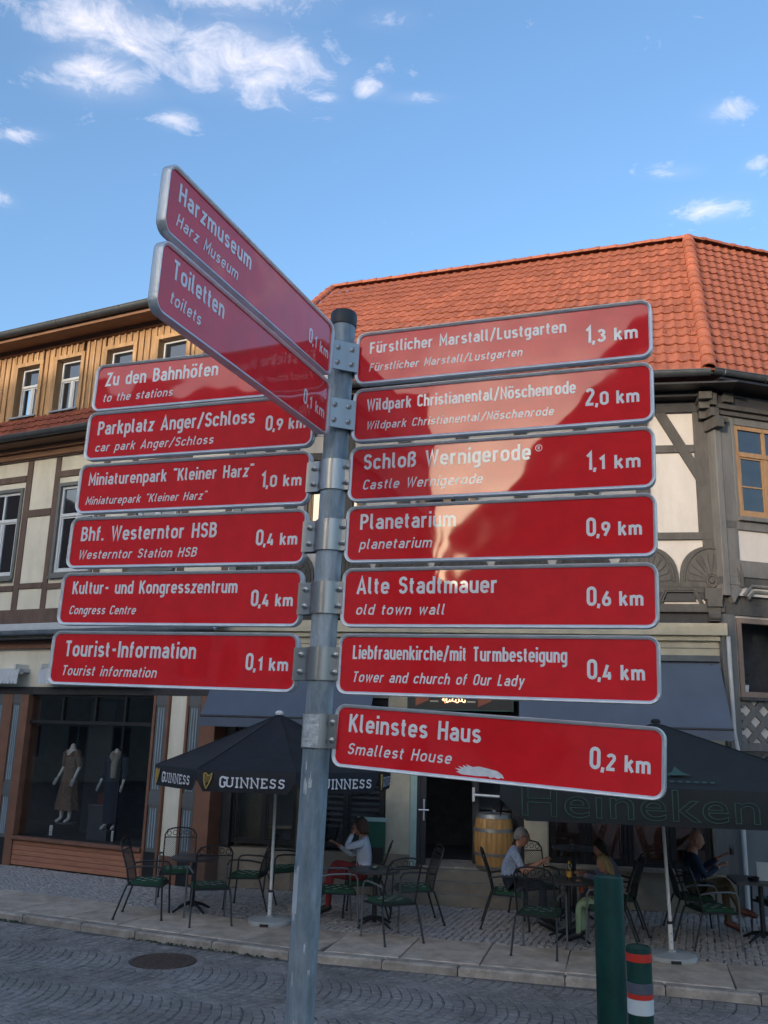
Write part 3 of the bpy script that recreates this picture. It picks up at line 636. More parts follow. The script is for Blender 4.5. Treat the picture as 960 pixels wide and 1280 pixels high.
# segmental arches of small basalt setts on the road
th0 = R(-19)
ux = Vector((math.cos(th0), math.sin(th0))); uy = Vector((-ux.y, ux.x))
lane = 1.25; n_ac = 12; setts = []
O_ = Vector((0, 9.0))
for li in range(-9, 10):
    jit = 0
    for ri in range(-95, 96):
        jit = random.choice((0, 0, 0, .006, -.004))
        for k in range(n_ac):
            t = (k+.5)/n_ac-.5
            # rings step along the street; each bulges to the right across its lane
            vv = (li+.5+t)*lane + .10*math.sin(ri*.045); bb_ = ri*.105 + jit + .22*(1-(2*t)**2) + random.gauss(0, .003) + (li % 2)*.05
            ang = math.atan2(-.22*8*t/lane, 1)
            p = O_+ux*bb_+uy*(vv+random.gauss(0, .003)); ang = math.pi/2-ang
            if p.y < 4.2 or abs(p.x) > 8.5: continue
            sd_ = side(p.x, p.y)
            if sd_ > -.07: continue
            if (p.x+2.32)**2+(p.y-11.0)**2 < .43**2: continue
            cs_ = math.sin(ang); setts.append((p.x, p.y, th0+ang, lane/n_ac*.955/cs_, .105*.93*cs_))
near = sorted([q for q in setts if abs(q[0]-.0) < q[1]*.43 and q[1] > 6.6], key=lambda q: q[1])[:300]
ns = set(near); b = MB()
for q in setts:
    if q in ns: continue
    cobble_geo(b, q[0], q[1], q[2], q[3], q[4], RZ+random.uniform(-.003, .003))
b.build('cobbles', M_cob, road, kind='stuff')
protos = []
for i in range(8):
    b = MB(); cobble_geo(b, 0, 0, 0, near[0][3], near[0][4], RZ); protos.append(b.mesh('cobble', M_cob))
for i, q in enumerate(near):
    o = link('cobble', protos[i % 8], road); o.location = (q[0], q[1], random.uniform(-.003, .003)); o.rotation_euler = (0, 0, q[2]); o.scale = (q[3]/near[0][3], q[4]/near[0][4], 1)
# small mosaic setts of the forecourt
b = MB(); p_ = .085
for i in range(-110, 120):
    for j in range(-5, 60):
        q = ux*(i*p_+random.gauss(0, .006))+uy*(j*p_+.03*math.sin(i*.55)+random.gauss(0, .006))+Vector((0, 12.2))
        if abs(q.x) > 8.5 or q.y > 17.6: continue
        sd_ = side(q.x, q.y)
        if sd_ < 1.33 or sd_ > 5.2: continue
        la = Vector((q.x+3.89, q.y-15.84)); 
        if la.dot(Vector((.441, .8975))) > .02 and q.x < -2.6: continue
        lb = Vector((q.x-1.14, q.y-14.86))
        if lb.dot(Vector((.165, .986))) > .02 and q.x > -2.7 and q.x < 5.5: continue
        cobble_geo(b, q.x, q.y, random.uniform(-.25, .25)+th0, p_*.86, p_*.86, -.003+random.uniform(-.003, .003))
b.build('mosaic_setts', M_mosaic, pv, kind='stuff')
# manhole
mh = thing('manhole_cover', 'round rusty cast iron manhole cover set in the cobbled road', 'manhole cover', (-2.32, 11.0, RZ))
b = MB(); b.lathe([(.36, -.02), (.36, .004), (.345, .006), (.325, .006), (.322, -.002)], 40, cap=False); b.build('cover_frame', M_iron, mh)
b = MB(); b.lathe([(.318, -.02), (.318, .001), (.30, .002)], 40)
for i in range(-6, 7):
    for j in range(-6, 7):
        if (i*.045)**2+(j*.045)**2 < .27**2: b.box(i*.045-.014, i*.045+.014, j*.045-.014, j*.045+.014, .001, .006)
b.build('cover_plate', M_iron, mh)
b = MB()
for k in range(34):
    a = 2*math.pi*k/34; cobble_geo(b, .415*math.cos(a), .415*math.sin(a), a, .09, .07, .0)
b.build('setts_ring', M_cob, mh)

# ------------------------------------------------------------------ house helpers
def wall_holes(mb, x0, x1, z0, z1, holes, y0, y1):
    xs = sorted({x0, x1}|{h[0] for h in holes}|{h[1] for h in holes}); xs = [x for x in xs if x0 <= x <= x1]
    for a, c in zip(xs[:-1], xs[1:]):
        hs = sorted([(h[2], h[3]) for h in holes if h[0] <= a+1e-6 and h[1] >= c-1e-6]); z = z0
        for ha, hb in hs:
            if ha > z: mb.box(a, c, y0, y1, z, ha)
            z = max(z, hb)
        if z < z1: mb.box(a, c, y0, y1, z, z1)
def ringbox(mb, x0, x1, z0, z1, w, y0, y1, mi=0):
    mb.box(x0, x0+w, y0, y1, z0, z1, mi); mb.box(x1-w, x1, y0, y1, z0, z1, mi)
    mb.box(x0+w, x1-w, y0, y1, z0, z0+w, mi); mb.box(x0+w, x1-w, y0, y1, z1-w, z1, mi)
def casement(par, x0, x1, z0, z1, y, frame_m, pane_m=None, fw=.055, tr=.66, bars=(), cols=2, T=None, casing=None, cw=.10, sill=True, open_leaf=False, name='window'):
    """window: casing (the part) > frame, panes, sill. x0..x1,z0..z1 is the outer frame; y the frame's face."""
    T = T or Matrix()
    b = MB()
    if casing: ringbox(b, x0-cw, x1+cw, z0-cw, z1+cw, cw-.004, y-.05, y+.05)
    else: ringbox(b, x0, x1, z0, z1, .012, y+.06, y+.10)
    w = b.build(name, casing or frame_m, par); w.matrix_local = T
    b = MB(); ringbox(b, x0, x1, z0, z1, fw, y, y+.06)
    zt = z0+(z1-z0)*tr
    if tr < 1: b.box(x0+fw, x1-fw, y-.008, y+.055, zt-fw*.6, zt+fw*.6)
    xc = [x0+(x1-x0)*k/cols for k in range(1, cols)]
    for x in xc: 
        b.box(x-fw*.55, x+fw*.55, y+.004, y+.057, z0+fw, zt-fw*.6 if tr < 1 else z1-fw)
        if tr < 1 and cols == 2 and name != 'attic_window': b.box(x-fw*.45, x+fw*.45, y+.004, y+.057, zt+fw*.6, z1-fw)
    # sash rims
    ex = [x0+fw]+xc+[x1-fw]
    for a, c in zip(ex[:-1], ex[1:]):
        ringbox(b, a+(.0 if a == ex[0] else fw*.55)+.004, c-(.0 if c == ex[-1] else fw*.55)-.004, z0+fw+.004, zt-fw*.6-.004 if tr < 1 else z1-fw-.004, .028, y+.014, y+.05)
        for bz in bars: b.box(a+.01, c-.01, y+.018, y+.046, bz-.012, bz+.012)
    b.build('frame', frame_m, w)
    if open_leaf:
        c = (x0+x1)/2
        b = MB(); b.box(x0+fw, c-fw*.5, y+.3, y+.31, z0+fw, zt-fw*.6); b.build('dark_opening', M_dark, w)
        b = MB(); b.box(c, x1-fw, y+.030, y+.036, z0+fw, zt); b.box(x0+fw, x1-fw, y+.030, y+.036, zt, z1-fw); b.build('pane', pane_m or M_pane, w)
    else:
        b = MB()
        for a, c in zip(ex[:-1], ex[1:]): b.box(a, c, y+.030+random.uniform(0, .003), y+.038, z0+fw*.7, zt-.001)
        b.box(x0+fw*.7, x1-fw*.7, y+.030, y+.038, zt+.001, z1-fw*.7); b.build('pane', pane_m or M_pane, w)
    if sill:
        b = MB(); b.box(x0-cw*.9, x1+cw*.9, y-.10, y+.03, z0-.045-(cw if casing else 0), z0-.008-(cw if casing else 0)); b.build('sill', frame_m if not casing else casing, w)
    return w
def gutter(par, x0, x1, y, z, r=.075, m=None, T=None, nm='gutter'):
    b = MB(); n = 10; vs = []
    for x in (x0, x1):
        for k in range(n+1):
            a = R(180+180*k/n)
            for rr in (r, r-.008): vs.append((x, y+rr*math.cos(a), z+rr*math.sin(a)))
    st = 2*(n+1); f = []
    for k in range(n):
        i = 2*k; f += [(i, i+2, st+i+2, st+i), (i+1, st+i+1, st+i+3, i+3)]
    f += [(0, st, st+1, 1), (2*n, 2*n+1, st+2*n+1, st+2*n)]
    b.add(vs, f); b.tube([(x0, y-r, z+.004), (x1, y-r, z+.004)], .011, 6)
    x = x0+.2
    while x < x1: b.box(x-.012, x+.012, y-r-.008, y+r, z-.002, z+.006); b.tube([(x, y-r-.006, z), (x, y-r*.75, z-r*.78), (x, y, z-r-.005), (x, y+r, z)], .008, 4); x += .8
    o = b.build(nm, m or M_gut, par, smooth=True)
    if T: o.matrix_local = T
    return o
def tile_mesh(name, w, L, m, hump=.030, lip=.030, n=7):
    b = MB(); xs = [w*1.06*k/(n-1) for k in range(n)]
    pr = [hump*(.5-.5*math.cos(2*math.pi*min(1, max(0, (k/(n-1)-.30)/.62)))) + (.006 if k == 0 else 0) for k in range(n)]
    for (y, z) in ((0, lip), (L*1.12, .0)): 
        b.v += [(x, y, z+p) for x, p in zip(xs, pr)]
    b.v += [(x, .004, lip+p-.020) for x, p in zip(xs, pr)]
    for k in range(n-1): b.f.append((k, k+1, n+k+1, n+k)); b.f.append((2*n+k, 2*n+k+1, k+1, k)); b.m += [0, 0]
    b.v += [(xs[-1], L*1.12, -.015)]; b.f.append((n-1, 3*n-1, 3*n, 2*n-1)); b.m.append(0)
    return b.mesh(name, m, True, 50)
def tiled_quad(par, eL, eR, rL, rR, w, L, m, big=None, name='roof_tile', lift=.02, trunc=None, seed=1):
    """lay pantiles on the quad; big(world-ish point) -> priority (lower = shown larger) or None; the best 300 are parts"""
    rnd = random.Random(seed); eL, eR, rL, rR = map(Vector, (eL, eR, rL, rR))
    sl = ((rL-eL).length+(rR-eR).length)/2; nr = max(1, round(sl/L)); nc = max(1, round(max((eR-eL).length, (rR-rL).length)/w)); me = tile_mesh('tile', w, L, m)
    P = lambda s_, t: eL.lerp(eR, s_).lerp(rL.lerp(rR, s_), t)
    items = []
    for j in range(nr):
        for i in range(nc):
            p = P(i/nc, j/nr); q = P((i+1)/nc, j/nr); u_ = P(i/nc, (j+1)/nr)
            X = (q-p); Y = (u_-p); Z = X.cross(Y).normalized()
            jx = rnd.gauss(0, .0025); jz = rnd.gauss(0, .002)
            Mt = Matrix((X/w, Y/L, Z)).transposed().to_4x4(); Mt.translation = p+Z*(lift+jz)+X.normalized()*jx+Y.normalized()*rnd.gauss(0, .004)
            items.append((big(p, i, j, nr, nc) if big else 0, len(items), Mt))
    pri = sorted([it for it in items if it[0] is not None], key=lambda it: it[0])[:300]; ids = {it[1] for it in pri}
    for it in pri: o = link(name, me, par); o.matrix_local = it[2]
    rest = [it for it in items if it[1] not in ids]
    if rest:
        bm = MB(); 
        vv = [v.co.copy() for v in me.vertices]; ff = [tuple(p.vertices) for p in me.polygons]
        for it in rest: bm.add([it[2] @ v for v in vv], ff)
        bm.build('tiles', m, par, smooth=True, kind='stuff', sharp=50)
    nr_ = nr; return nc, nr
def caps(par, p, q, m, name='ridge_tile', L=.36, r=.105, upv_=Vector((0, 0, 1))):
    p = Vector(p); q = Vector(q); n = max(1, round((q-p).length/L)); d = (q-p).normalized(); sd_ = d.cross(upv_).normalized(); nz = sd_.cross(d)
    b = MB(); k_ = 9; l = (q-p).length/n
    for (y, rr) in ((-.03, r*1.10), (.05, r*1.10), (.055, r), (l, r*.93)):
        for k in range(k_): a = R(-10+200*k/(k_-1)); b.v.append((rr*math.cos(a), y, rr*math.sin(a)*.85))
    for k in range(k_): a = R(-10+200*k/(k_-1)); b.v.append(((r-.012)*math.cos(a), -.03, (r-.012)*math.sin(a)*.85))
    for i in range(3):
        for k in range(k_-1): b.f.append((i*k_+k, (i+1)*k_+k, (i+1)*k_+k+1, i*k_+k+1)); b.m.append(0)
    for k in range(k_-1): b.f.append((k, k+1, 4*k_+k+1, 4*k_+k)); b.m.append(0)
    me = b.mesh(name, m, True, 50)
    for i in range(n):
        o = link(name, me, par); Mt = Matrix((sd_, d, nz)).transposed().to_4x4(); Mt.translation = p+d*l*i+nz*random.gauss(.0, .004); o.matrix_local = Mt
# ------------------------------------------------------------------ left house
HA = thing('timbered_shop_house', 'cream timbered house at left with boarded attic and fashion shop window below', 'house', (-3.89, 15.84, 0), math.atan2(-.441, .8975))
AX0, AX1 = -7.6, 1.42
up_win = [(-6.75, -5.65), (-4.72, -3.66), (-2.72, -1.66), (-.78, .28)]
b = MB(); wall_holes(b, AX0, AX1, 4.3, 8.5, [(a, c, 5.16, 7.0) for a, c in up_win], 0, .25); b.box(AX0, AX1, .25, 7.5, 3.9, 4.2); b.box(AX0-.0, AX0+.2, .3, 7.5, 0, 10); b.box(AX1-.25, AX1-.004, .3, 7.5, 0, 10.0)
b.build('wall', M_cream, HA)
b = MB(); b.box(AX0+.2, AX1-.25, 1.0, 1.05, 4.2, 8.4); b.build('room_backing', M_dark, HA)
def post(par, x0, x1, z0, z1, y0=-.022, m=None, name='timber', y1=.02): bb = MB(); bb.cbox(x0, x1, y0, y1, z0, z1, .006); return bb.build(name, m or M_brown, par)
def rail(par, x0, x1, z0, z1, y0=-.028, m=None, name='timber', y1=.02, T=None):
    bb = MB(); c = .006; bb.add([(x, y, z) for x in (x0, x1) for (y, z) in ((y1, z0), (y0+c, z0), (y0, z0+c), (y0, z1-c), (y0+c, z1), (y1, z1))], [(5, 4, 3, 2, 1, 0), (6, 7, 8, 9, 10, 11)]+[(i, (i+1) % 6, 6+(i+1) % 6, 6+i) for i in range(6)])
    o = bb.build(name, m or M_brown, par)
    if T: o.matrix_local = T
    return o
for a, c in up_win:
    post(HA, a-.145, a-.012, 4.55, 7.55); post(HA, c+.035, c+.185, 4.55, 7.55)
    rail(HA, a-.01, c+.033, 7.12, 7.25); rail(HA, a-.01, c+.033, 4.92, 5.03)
for (a, c) in [(up_win[i][1]+.187, up_win[i+1][0]-.147) for i in range(3)]+[(.467, 1.27)]:
    rail(HA, a, c, 6.38, 6.52); rail(HA, a, c, 4.95, 5.06)
    if c-a > .5 and a < .4: pass
post(HA, 1.272, 1.40, 4.55, 7.55)
rail(HA, AX0, AX1, 4.28, 4.55, -.05, m=M_brown); rail(HA, AX0, AX1, 7.55, 7.70, -.05)
for i, (a, c) in enumerate(up_win):
    casement(HA, a+.075, c-.075, 5.235, 6.925, .02, M_wframe, casing=M_casing, cw=.072, tr=.66, fw=.05, bars=())
# cornice between ground floor and upper floor
rail(HA, AX0, AX1, 4.13, 4.272, -.10, M_wawn, 'cornice'); rail(HA, AX0, AX1, 3.80, 3.95, -.08, M_frame, 'cornice')
b = MB(); b.box(AX0, AX1, -.30, .0, 3.955, 3.975); b.build('cornice_board', M_dkgrey, HA)
gutter(HA, AX0, AX1, -.27, 4.10, .085, M_gut2)
b = MB(); wall_holes(b, AX0, AX1, 2.98, 3.8, [], 0.0, .3); b.build('fascia_wall', M_cream, HA)
b = MB(); b.box(AX0, AX1, -.03, .0, 2.965, 3.10); b.build('lintel', M_dkgrey, HA)
# pilasters and brown trim
def pilaster(x0, x1):
    b = MB(); b.box(x0, x1, -.05, .25, .42, 2.96); b.box(x0-.012, x1+.012, -.065, .25, 0, .46, 1); b.box(x0-.01, x1+.01, -.062, .2, 1.18, 1.40); b.box(x0-.01, x1+.01, -.062, .2, 2.80, 2.962)
    p = b.build('pilaster', [M_pilas, M_black], HA)
    w = x1-x0
    for k in range(3):
        xa = x0+w*(.2+.24*k); b = MB()
        for z0, z1 in ((.52, 1.14), (1.44, 2.76)): b.cbox(xa, xa+w*.13, -.066, -.045, z0, z1, .006)
        b.build('flute', M_flute, p)
for x0, x1 in ((-3.63, -3.44), (-3.19, -3.0), (.17, .385), (.86, 1.08)): pilaster(x0, x1)
for x0, x1 in ((-3.43, -3.20), (-2.99, -2.80), (.105, .16), (.395, .44), (.80, .85), (1.10, 1.41), (-3.70, -3.64)):
    post(HA, x0, x1, .0, 2.96, -.075, M_frame, 'trim', .25)
post(HA, .445, .795, .42, 2.96, -.02, M_cream, 'cream_panel', .25); post(HA, .445, .795, 0, .418, -.04, M_frame, 'panel_foot', .25)
# the shop windows
def shopwin(x0, x1):
    for k in range(5): z = .02+.084*k; rail(HA, x0-.0, x1, z, z+.079, -.045-.002*(k % 2), M_plank, 'plank')
    rail(HA, x0-.02, x1+.0, .445, .50, -.11, M_frame, 'sill')
    b = MB(); b.box(x0, x1, .05, .10, .50, .53); b.box(x0, x1, .02, .09, 2.45, 2.51); b.box(x0, x1, .02, .09, 2.93, 2.965)
    for t in (.265, .53, .765): b.box(x0+(x1-x0)*t-.02, x0+(x1-x0)*t+.02, .02, .08, 2.51, 2.93)
    b.box(x0+(x1-x0)*.76-.008, x0+(x1-x0)*.76+.008, .04, .07, .53, 2.45)
    w = b.build('shop_window', M_black, HA)
    b = MB(); b.box(x0, x1, .055, .062, .53, 2.45); b.build('pane', M_glass, w)
    b = MB(); b.box(x0, x1, .055, .062, 2.51, 2.93); b.build('pane', M_glass, w)
shopwin(-2.80, .10); shopwin(-7.4, -3.71)
MB().box(AX0+.2, AX1-.3, .10, 2.6, .38, .44).build('shop_floor', M_floor, HA)
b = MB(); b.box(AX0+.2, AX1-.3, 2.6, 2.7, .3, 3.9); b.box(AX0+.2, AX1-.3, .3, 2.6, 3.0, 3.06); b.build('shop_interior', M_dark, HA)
b = MB(); b.box(-2.75, -2.15, 1.5, 1.54, .44, 2.9); b.box(-1.0, -.2, 1.7, 1.74, .44, 2.6); b.build('display_panel', M_blind, HA)
# small white awnings
def scallop(x0, x1):
    b = MB(); b.box(x0, x1, -.26, .0, 3.36, 3.42); b.tube([(x0, -.20, 3.36), (x1, -.20, 3.36)], .045, 10); n = max(3, int((x1-x0)/.09)); vs = []; fs = []
    for k in range(n*4+1):
        x = x0+(x1-x0)*k/(n*4); vs += [(x, -.27, 3.37), (x, -.285-.012*math.sin(k*math.pi/2), 3.17-.030*abs(math.sin(k*math.pi/4)))]
    fs = [(2*k, 2*k+1, 2*k+3, 2*k+2) for k in range(n*4)]; b.add(vs, fs)
    aw = b.build('awning', M_wawn, HA)
    b = MB(); b.box(x0+.06, x0+.10, -.30, 0, 3.42, 3.50); b.box(x1-.10, x1-.06, -.30, 0, 3.42, 3.50); b.build('bracket', M_alu, aw)
scallop(-7.2, -2.92); scallop(-2.42, .05)
# lower eave: soffit, gutter, skirt of dark tiles
rail(HA, AX0, AX1+.1, 7.70, 7.80, -.16, M_soff, 'eave_moulding'); rail(HA, AX0, AX1+.1, 7.58, 7.70, -.09, M_soff, 'eave_moulding')
b = MB(); b.box(AX0, AX1+.1, -.47, .02, 7.80, 7.83); b.build('soffit', M_soff, HA)
b = MB(); b.add([(AX0, -.50, 7.86), (AX1+.1, -.50, 7.86), (AX1+.1, .02, 8.44), (AX0, .02, 8.44)], [(0, 1, 2, 3)]); b.build('roof_deck', M_dkgrey, HA)
gutter(HA, AX0, AX1+.12, -.54, 7.90, .085)
tiled_quad(HA, (AX0, -.54, 7.87), (AX1+.1, -.54, 7.87), (AX0, .0, 8.46), (AX1+.1, .0, 8.46), .2, .27, M_tile2, big=lambda p, i, j, nr, nc: -p.x)
# boarded attic
aw_ = [(-6.9, -6.3), (-5.7, -5.08), (-4.24, -3.62), (-3.14, -2.50), (-1.82, -1.16), (-.54, .13), (.55, 1.15)]
AZ0, AZ1 = 8.50, 10.02
b = MB(); wall_holes(b, AX0, AX1, AZ0-.1, AZ1, [(a, c, 8.52, 9.64) for a, c in aw_], .16, .30); b.build('attic_wall', M_pine, HA)
bx = AX0; i = 0
while bx < AX1-.05:
    w = .155; xa, xb = bx+.002, bx+w-.004
    ov = [h for h in aw_ if xb > h[0]-.09 and xa < h[1]+.09]
    segs = [(AZ0-.04, AZ1)]
    if ov:
        h = ov[0]
        if xb-(h[1]+.09) > .04: xa = max(xa, h[1]+.09); 
        elif (h[0]-.09)-xa > .04: xb = min(xb, h[0]-.09)
        else: segs = [(9.72, AZ1)]
    for z0, z1 in segs:
        o = MB().box(xa, xb, -.002-.004*(i % 2), .158, z0, z1).build('board', M_pine, HA)
        MB().cbox(xb-.026, xb+.020, -.034, -.006, z0, z1, .004).build('batten', M_pine, HA)
    bx += w; i += 1
for a, c in aw_:
    for (q0, q1, z0, z1) in ((a-.09, a, 8.47, 9.72), (c, c+.09, 8.47, 9.72), (a, c, 9.64, 9.72)):
        MB().box(q0+.001, q1-.001, -.045, .158, z0, z1).build('window_board', M_pine, HA)
    casement(HA, a+.004, c-.004, 8.53, 9.635, .11, M_wframe, tr=.64, fw=.042, sill=False, open_leaf=(a == -4.24), name='attic_window')
    MB().box(a-.05, c+.05, -.09, .10, 8.492, 8.522).build('sill', M_gut2, HA)
rail(HA, AX0, AX1+.2, 9.93, 10.02, -.10, M_soff, 'eave_moulding')
b = MB(); b.box(AX0, AX1+.3, -.52, .30, 10.02, 10.06); b.build('soffit', M_soff, HA)
b = MB(); b.box(AX0, AX1+.3, -.545, -.52, 9.98, 10.15); b.build('fascia_board', M_soff, HA)
gutter(HA, AX0, AX1+.32, -.625, 10.13, .09)
b = MB(); b.add([(AX0, -.56, 10.09), (AX1+.3, -.56, 10.09), (AX1+.3, 4.2, 11.1), (AX0, 4.2, 11.1), (AX1+.3, 8, 10.1), (AX0, 8, 10.1)], [(0, 1, 2, 3), (3, 2, 4, 5), (1, 4, 2)]); b.build('roof', M_tile2, HA)
# ------------------------------------------------------------------ right house
HB = thing('timbered_cafe_house', 'grey and cream timbered cafe house with orange pantile roof and corner bay', 'house', (1.14, 14.86, 0), math.atan2(-.165, .986))
BX0, BX1 = -3.98, 4.30
MBw = HB.matrix_world.copy(); MBw = Matrix.Translation((1.14, 14.86, 0)) @ Matrix.Rotation(math.atan2(-.165, .986), 4, 'Z')
MDw = Matrix.Translation((5.38, 14.15, 0)) @ Matrix.Rotation(math.atan2(.289, .957), 4, 'Z')
DM = MBw.inverted() @ MDw
toB = lambda v: DM @ Vector(v)
# ground floor
for q in ((BX0, -2.5, 0, .60), (-2.495, -1.005, 0, .60), (-1.0, -.60, -.02, .62), (1.17, 2.7, -.02, .53), (2.705, BX1, -.02, .53)):
    MB().box(q[0], q[1], q[2], .3, 0, q[3]).build('plinth', M_stone, HB)
for x0, x1 in ((-1.0, -.60), (1.17, 1.54), (3.96, 4.29)):
    MB().cbox(x0, x1, -.03, .3, .62 if x0 < 0 else .53, 3.66, .02).build('pillar', M_sand, HB)
b = MB(); b.box(BX0, BX1, .0, .3, 3.0, 4.05); b.build('lintel_wall', M_sand, HB)
rail(HB, BX0, BX1+.02, 4.06, 4.25, -.12, M_sand, 'ledge'); rail(HB, BX0, BX1, 3.98, 4.055, -.06, M_sand, 'ledge')
rail(HB, BX0, BX1-.01, 3.86, 3.88, -.006, M_stone, 'joint_line')
# windows left of the door
for (x0, x1, cols) in ((-3.55, -2.45, 2), (-2.25, -1.03, 2)):
    casement(HB, x0, x1, .66, 2.98, .08, M_black, M_glass, fw=.05, tr=1.0, cols=cols, sill=False)
MB().box(-2.449, -2.251, -.01, .3, .60, 3.0).build('pillar', M_olive, HB); MB().box(BX0, -3.551, -.01, .3, .60, 3.0).build('pillar', M_dkgrey, HB)
b = MB()
for k in range(22): b.box(-2.18, -1.10, .24, .262, .95+k*.09, .99+k*.09)
b.build('slat_blind', M_blind, HB)
MB().box(-3.5, -2.9, .35, .40, .66, 2.7).build('olive_sheet', M_olive, HB)  # plain olive sheet behind the left window glass
# doorway
for x0, x1 in ((-.60, -.50), (1.08, 1.169)): MB().box(x0+.001, x1, -.01, .5, .45, 2.99).build('door_jamb', M_mint if x0 < 0 else M_black, HB)
b = MB(); b.box(-.498, -.455, .02, .55, .46, 2.7); b.box(-.454, -.36, .05, .10, .46, 2.7); dl = b.build('door_leaf', M_dkgrey, HB)
b = MB(); b.tube([(-.39, .03, 1.13), (-.39, .03, 1.45)], .014, 8); b.tube([(-.47, .0, 1.29), (-.31, .0, 1.29)], .012, 8); b.tube([(-.39, .05, 1.29), (-.39, .0, 1.29)], .012, 8); b.build('handle', M_alu, dl)
b = MB(); ringbox(b, .34, 1.075, .47, 2.95, .10, .50, .55); dl = b.build('door_leaf', M_dkgrey, HB)
MB().box(.44, .975, .515, .525, .57, 2.85).build('pane', M_glass, dl)
b = MB(); b.tube([(.36, .42, 1.52), (1.05, .42, 1.50)], .022, 8); b.box(.345, .385, .40, .50, 1.42, 1.63); b.box(1.02, 1.06, .40, .50, 1.45, 1.60); b.tube([(1.03, .42, 1.50), (1.14, .36, 1.46)], .018, 6); b.build('push_bar', M_alu, dl)
MB().box(-.45, 1.07, .0, .9, .44, .465).build('threshold', M_kerb, HB)
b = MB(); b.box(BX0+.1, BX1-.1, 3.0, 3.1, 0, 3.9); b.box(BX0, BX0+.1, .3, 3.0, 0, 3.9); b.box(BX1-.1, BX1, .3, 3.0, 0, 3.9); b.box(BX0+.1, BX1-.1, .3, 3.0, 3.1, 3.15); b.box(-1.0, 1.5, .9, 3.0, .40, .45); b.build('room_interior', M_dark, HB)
b = MB(); b.box(1.5, 4.1, 1.25, 1.3, .3, 3.1); b.build('brown_panelling', M_darkw, HB)
# steps
for k, (y0, z1) in enumerate(((-.58, .15), (-.39, .30), (-.20, .448))):
    x = -1.05
    while x < 1.75:
        l = random.uniform(.8, 1.1); x2 = min(x+l, 1.75)
        if x2 < 1.75 and 1.75-x2 < .35: x2 = 1.75
        MB().box(x+.004, x2-.004, y0, y0+.26 if k < 2 else .0, z1-.15, z1).build('step_stone', M_stone, HB); x = x2
# cafe windows
xs = [1.56, 2.10, 2.72, 3.34, 3.94]
for a, c in zip(xs[:-1], xs[1:]):
    casement(HB, a+.005, c-.005, .60, 2.98, .06, M_black, M_glass, fw=.055, tr=1.0, cols=1, sill=False)
rail(HB, 1.54, 3.96, .535, .60, -.09, M_stone, 'sill')
b = MB(); b.box(3.965, 4.285, -.045, -.031, .55, 1.7); b.build('wall_panel', M_lgrey, HB)
# downpipes
b = MB(); b.tube([(4.37, -.09, .0), (4.37, -.09, 2.3), (4.335, -.06, 2.6), (4.335, -.06, 4.05)], .034, 12); b.build('downpipe', M_pipe, HB, smooth=True)
b = MB(); b.tube([(-3.86, -.10, .0), (-3.86, -.10, 4.0)], .05, 12); dp = b.build('downpipe', M_gpipe, HB, smooth=True)
for z in (.95, 1.35, 1.62, 1.9):
    b = MB(); n = 5
    for k in range(n):
        a0, a1 = R(225+60*k/n), R(225+60*(k+1)/n); b.add([(-3.86+.0515*math.cos(a), -.10+.0515*math.sin(a), zz) for a in (a0, a1) for zz in (z, z+random.uniform(.05, .11))], [(0, 2, 3, 1)])
    b.build('sticker', M_sticker, dp)
# awnings
def awning(x0, x1, zt, zb, out, dx0=0, dx1=0):
    b = MB(); n = 10; vs = []
    for k in range(n+1):
        t = k/n; z = zt+(zb-zt)*t-.03*math.sin(math.pi*t)
        vs += [(x0+dx0*t, -out*t-.03, z), (x1+dx1*t, -out*t-.03, z), (x0+dx0*t, -out*t-.03, z-.012), (x1+dx1*t, -out*t-.03, z-.012)]
    fs = []
    for k in range(n):
        i = 4*k; fs += [(i, i+4, i+5, i+1), (i+2, i+3, i+7, i+6), (i, i+2, i+6, i+4), (i+1, i+5, i+7, i+3)]
    b.add(vs, fs); aw = b.build('awning', M_awn, HB)
    b = MB(); m = 40; vs = []
    for k in range(m+1):
        x = x0+dx0+(x1+dx1-x0-dx0)*k/m; wv = .006*math.sin(k*.9); vs += [(x, -out-.045, zb), (x, -out-.045+wv, zb-.15)]
    b.add(vs, [(2*k, 2*k+2, 2*k+3, 2*k+1) for k in range(m)]); b.build('valance', M_awn, aw)
    MB().tube([(x0+dx0, -out-.035, zb+.005), (x1+dx1, -out-.035, zb+.005)], .02, 8).build('front_rail', M_dkgrey, aw)
    b = MB(); b.box(x0+.0, x1, -.10, -.0, zt+.0, zt+.09)
    for x in (x0+dx0+.08, x1+dx1-.08): b.tube([(x, -.06, zt-.05), (x, -out*.55, zt-.85), (x, -out, zb-.02)], .018, 6)
    b.build('cassette', M_gut, aw)
awning(-3.88, -1.14, 3.62, 2.63, 1.0, .08, 0); awning(1.12, 4.19, 3.66, 2.62, 1.0, 0, -.06)
# name board over the door
b = MB(); b.box(-.62, 1.02, -.40, -.34, 2.83, 3.26); sb = b.build('name_board', M_black, HB)
b = MB(); b.tube([(-.4, -.34, 3.1), (-.4, .0, 3.2)], .015, 6); b.tube([(.8, -.34, 3.1), (.8, .0, 3.2)], .015, 6); ringbox(b, -.63, 1.03, 2.82, 3.27, .015, -.41, -.335); b.build('board_edge', M_outl, sb)
b = MB(); pts = [(-.08+.30*k/36+.016*math.sin(k*1.1), -.405, 2.975+.026*math.sin(k*1.05)+.012*math.sin(k*.4)) for k in range(44)]; b.tube(pts, .0075, 5); b.build('lit_script', M_neonw, sb)
b = MB(); b.tube([(-.06, -.405, 2.99), (-.03, -.405, 2.93), (.0, -.405, 2.955), (-.02, -.405, 3.01)], .008, 5); b.build('lit_initial', M_neon, sb)
for xf, s_ in ((-.50, 1), (.48, 1)):
    b = MB(); b.prismy([(xf, 2.88), (xf+.21, 2.97), (xf+.21, 3.05), (xf, 3.09)], -.408, -.401); b.build('flag_shape', M_flag, sb)
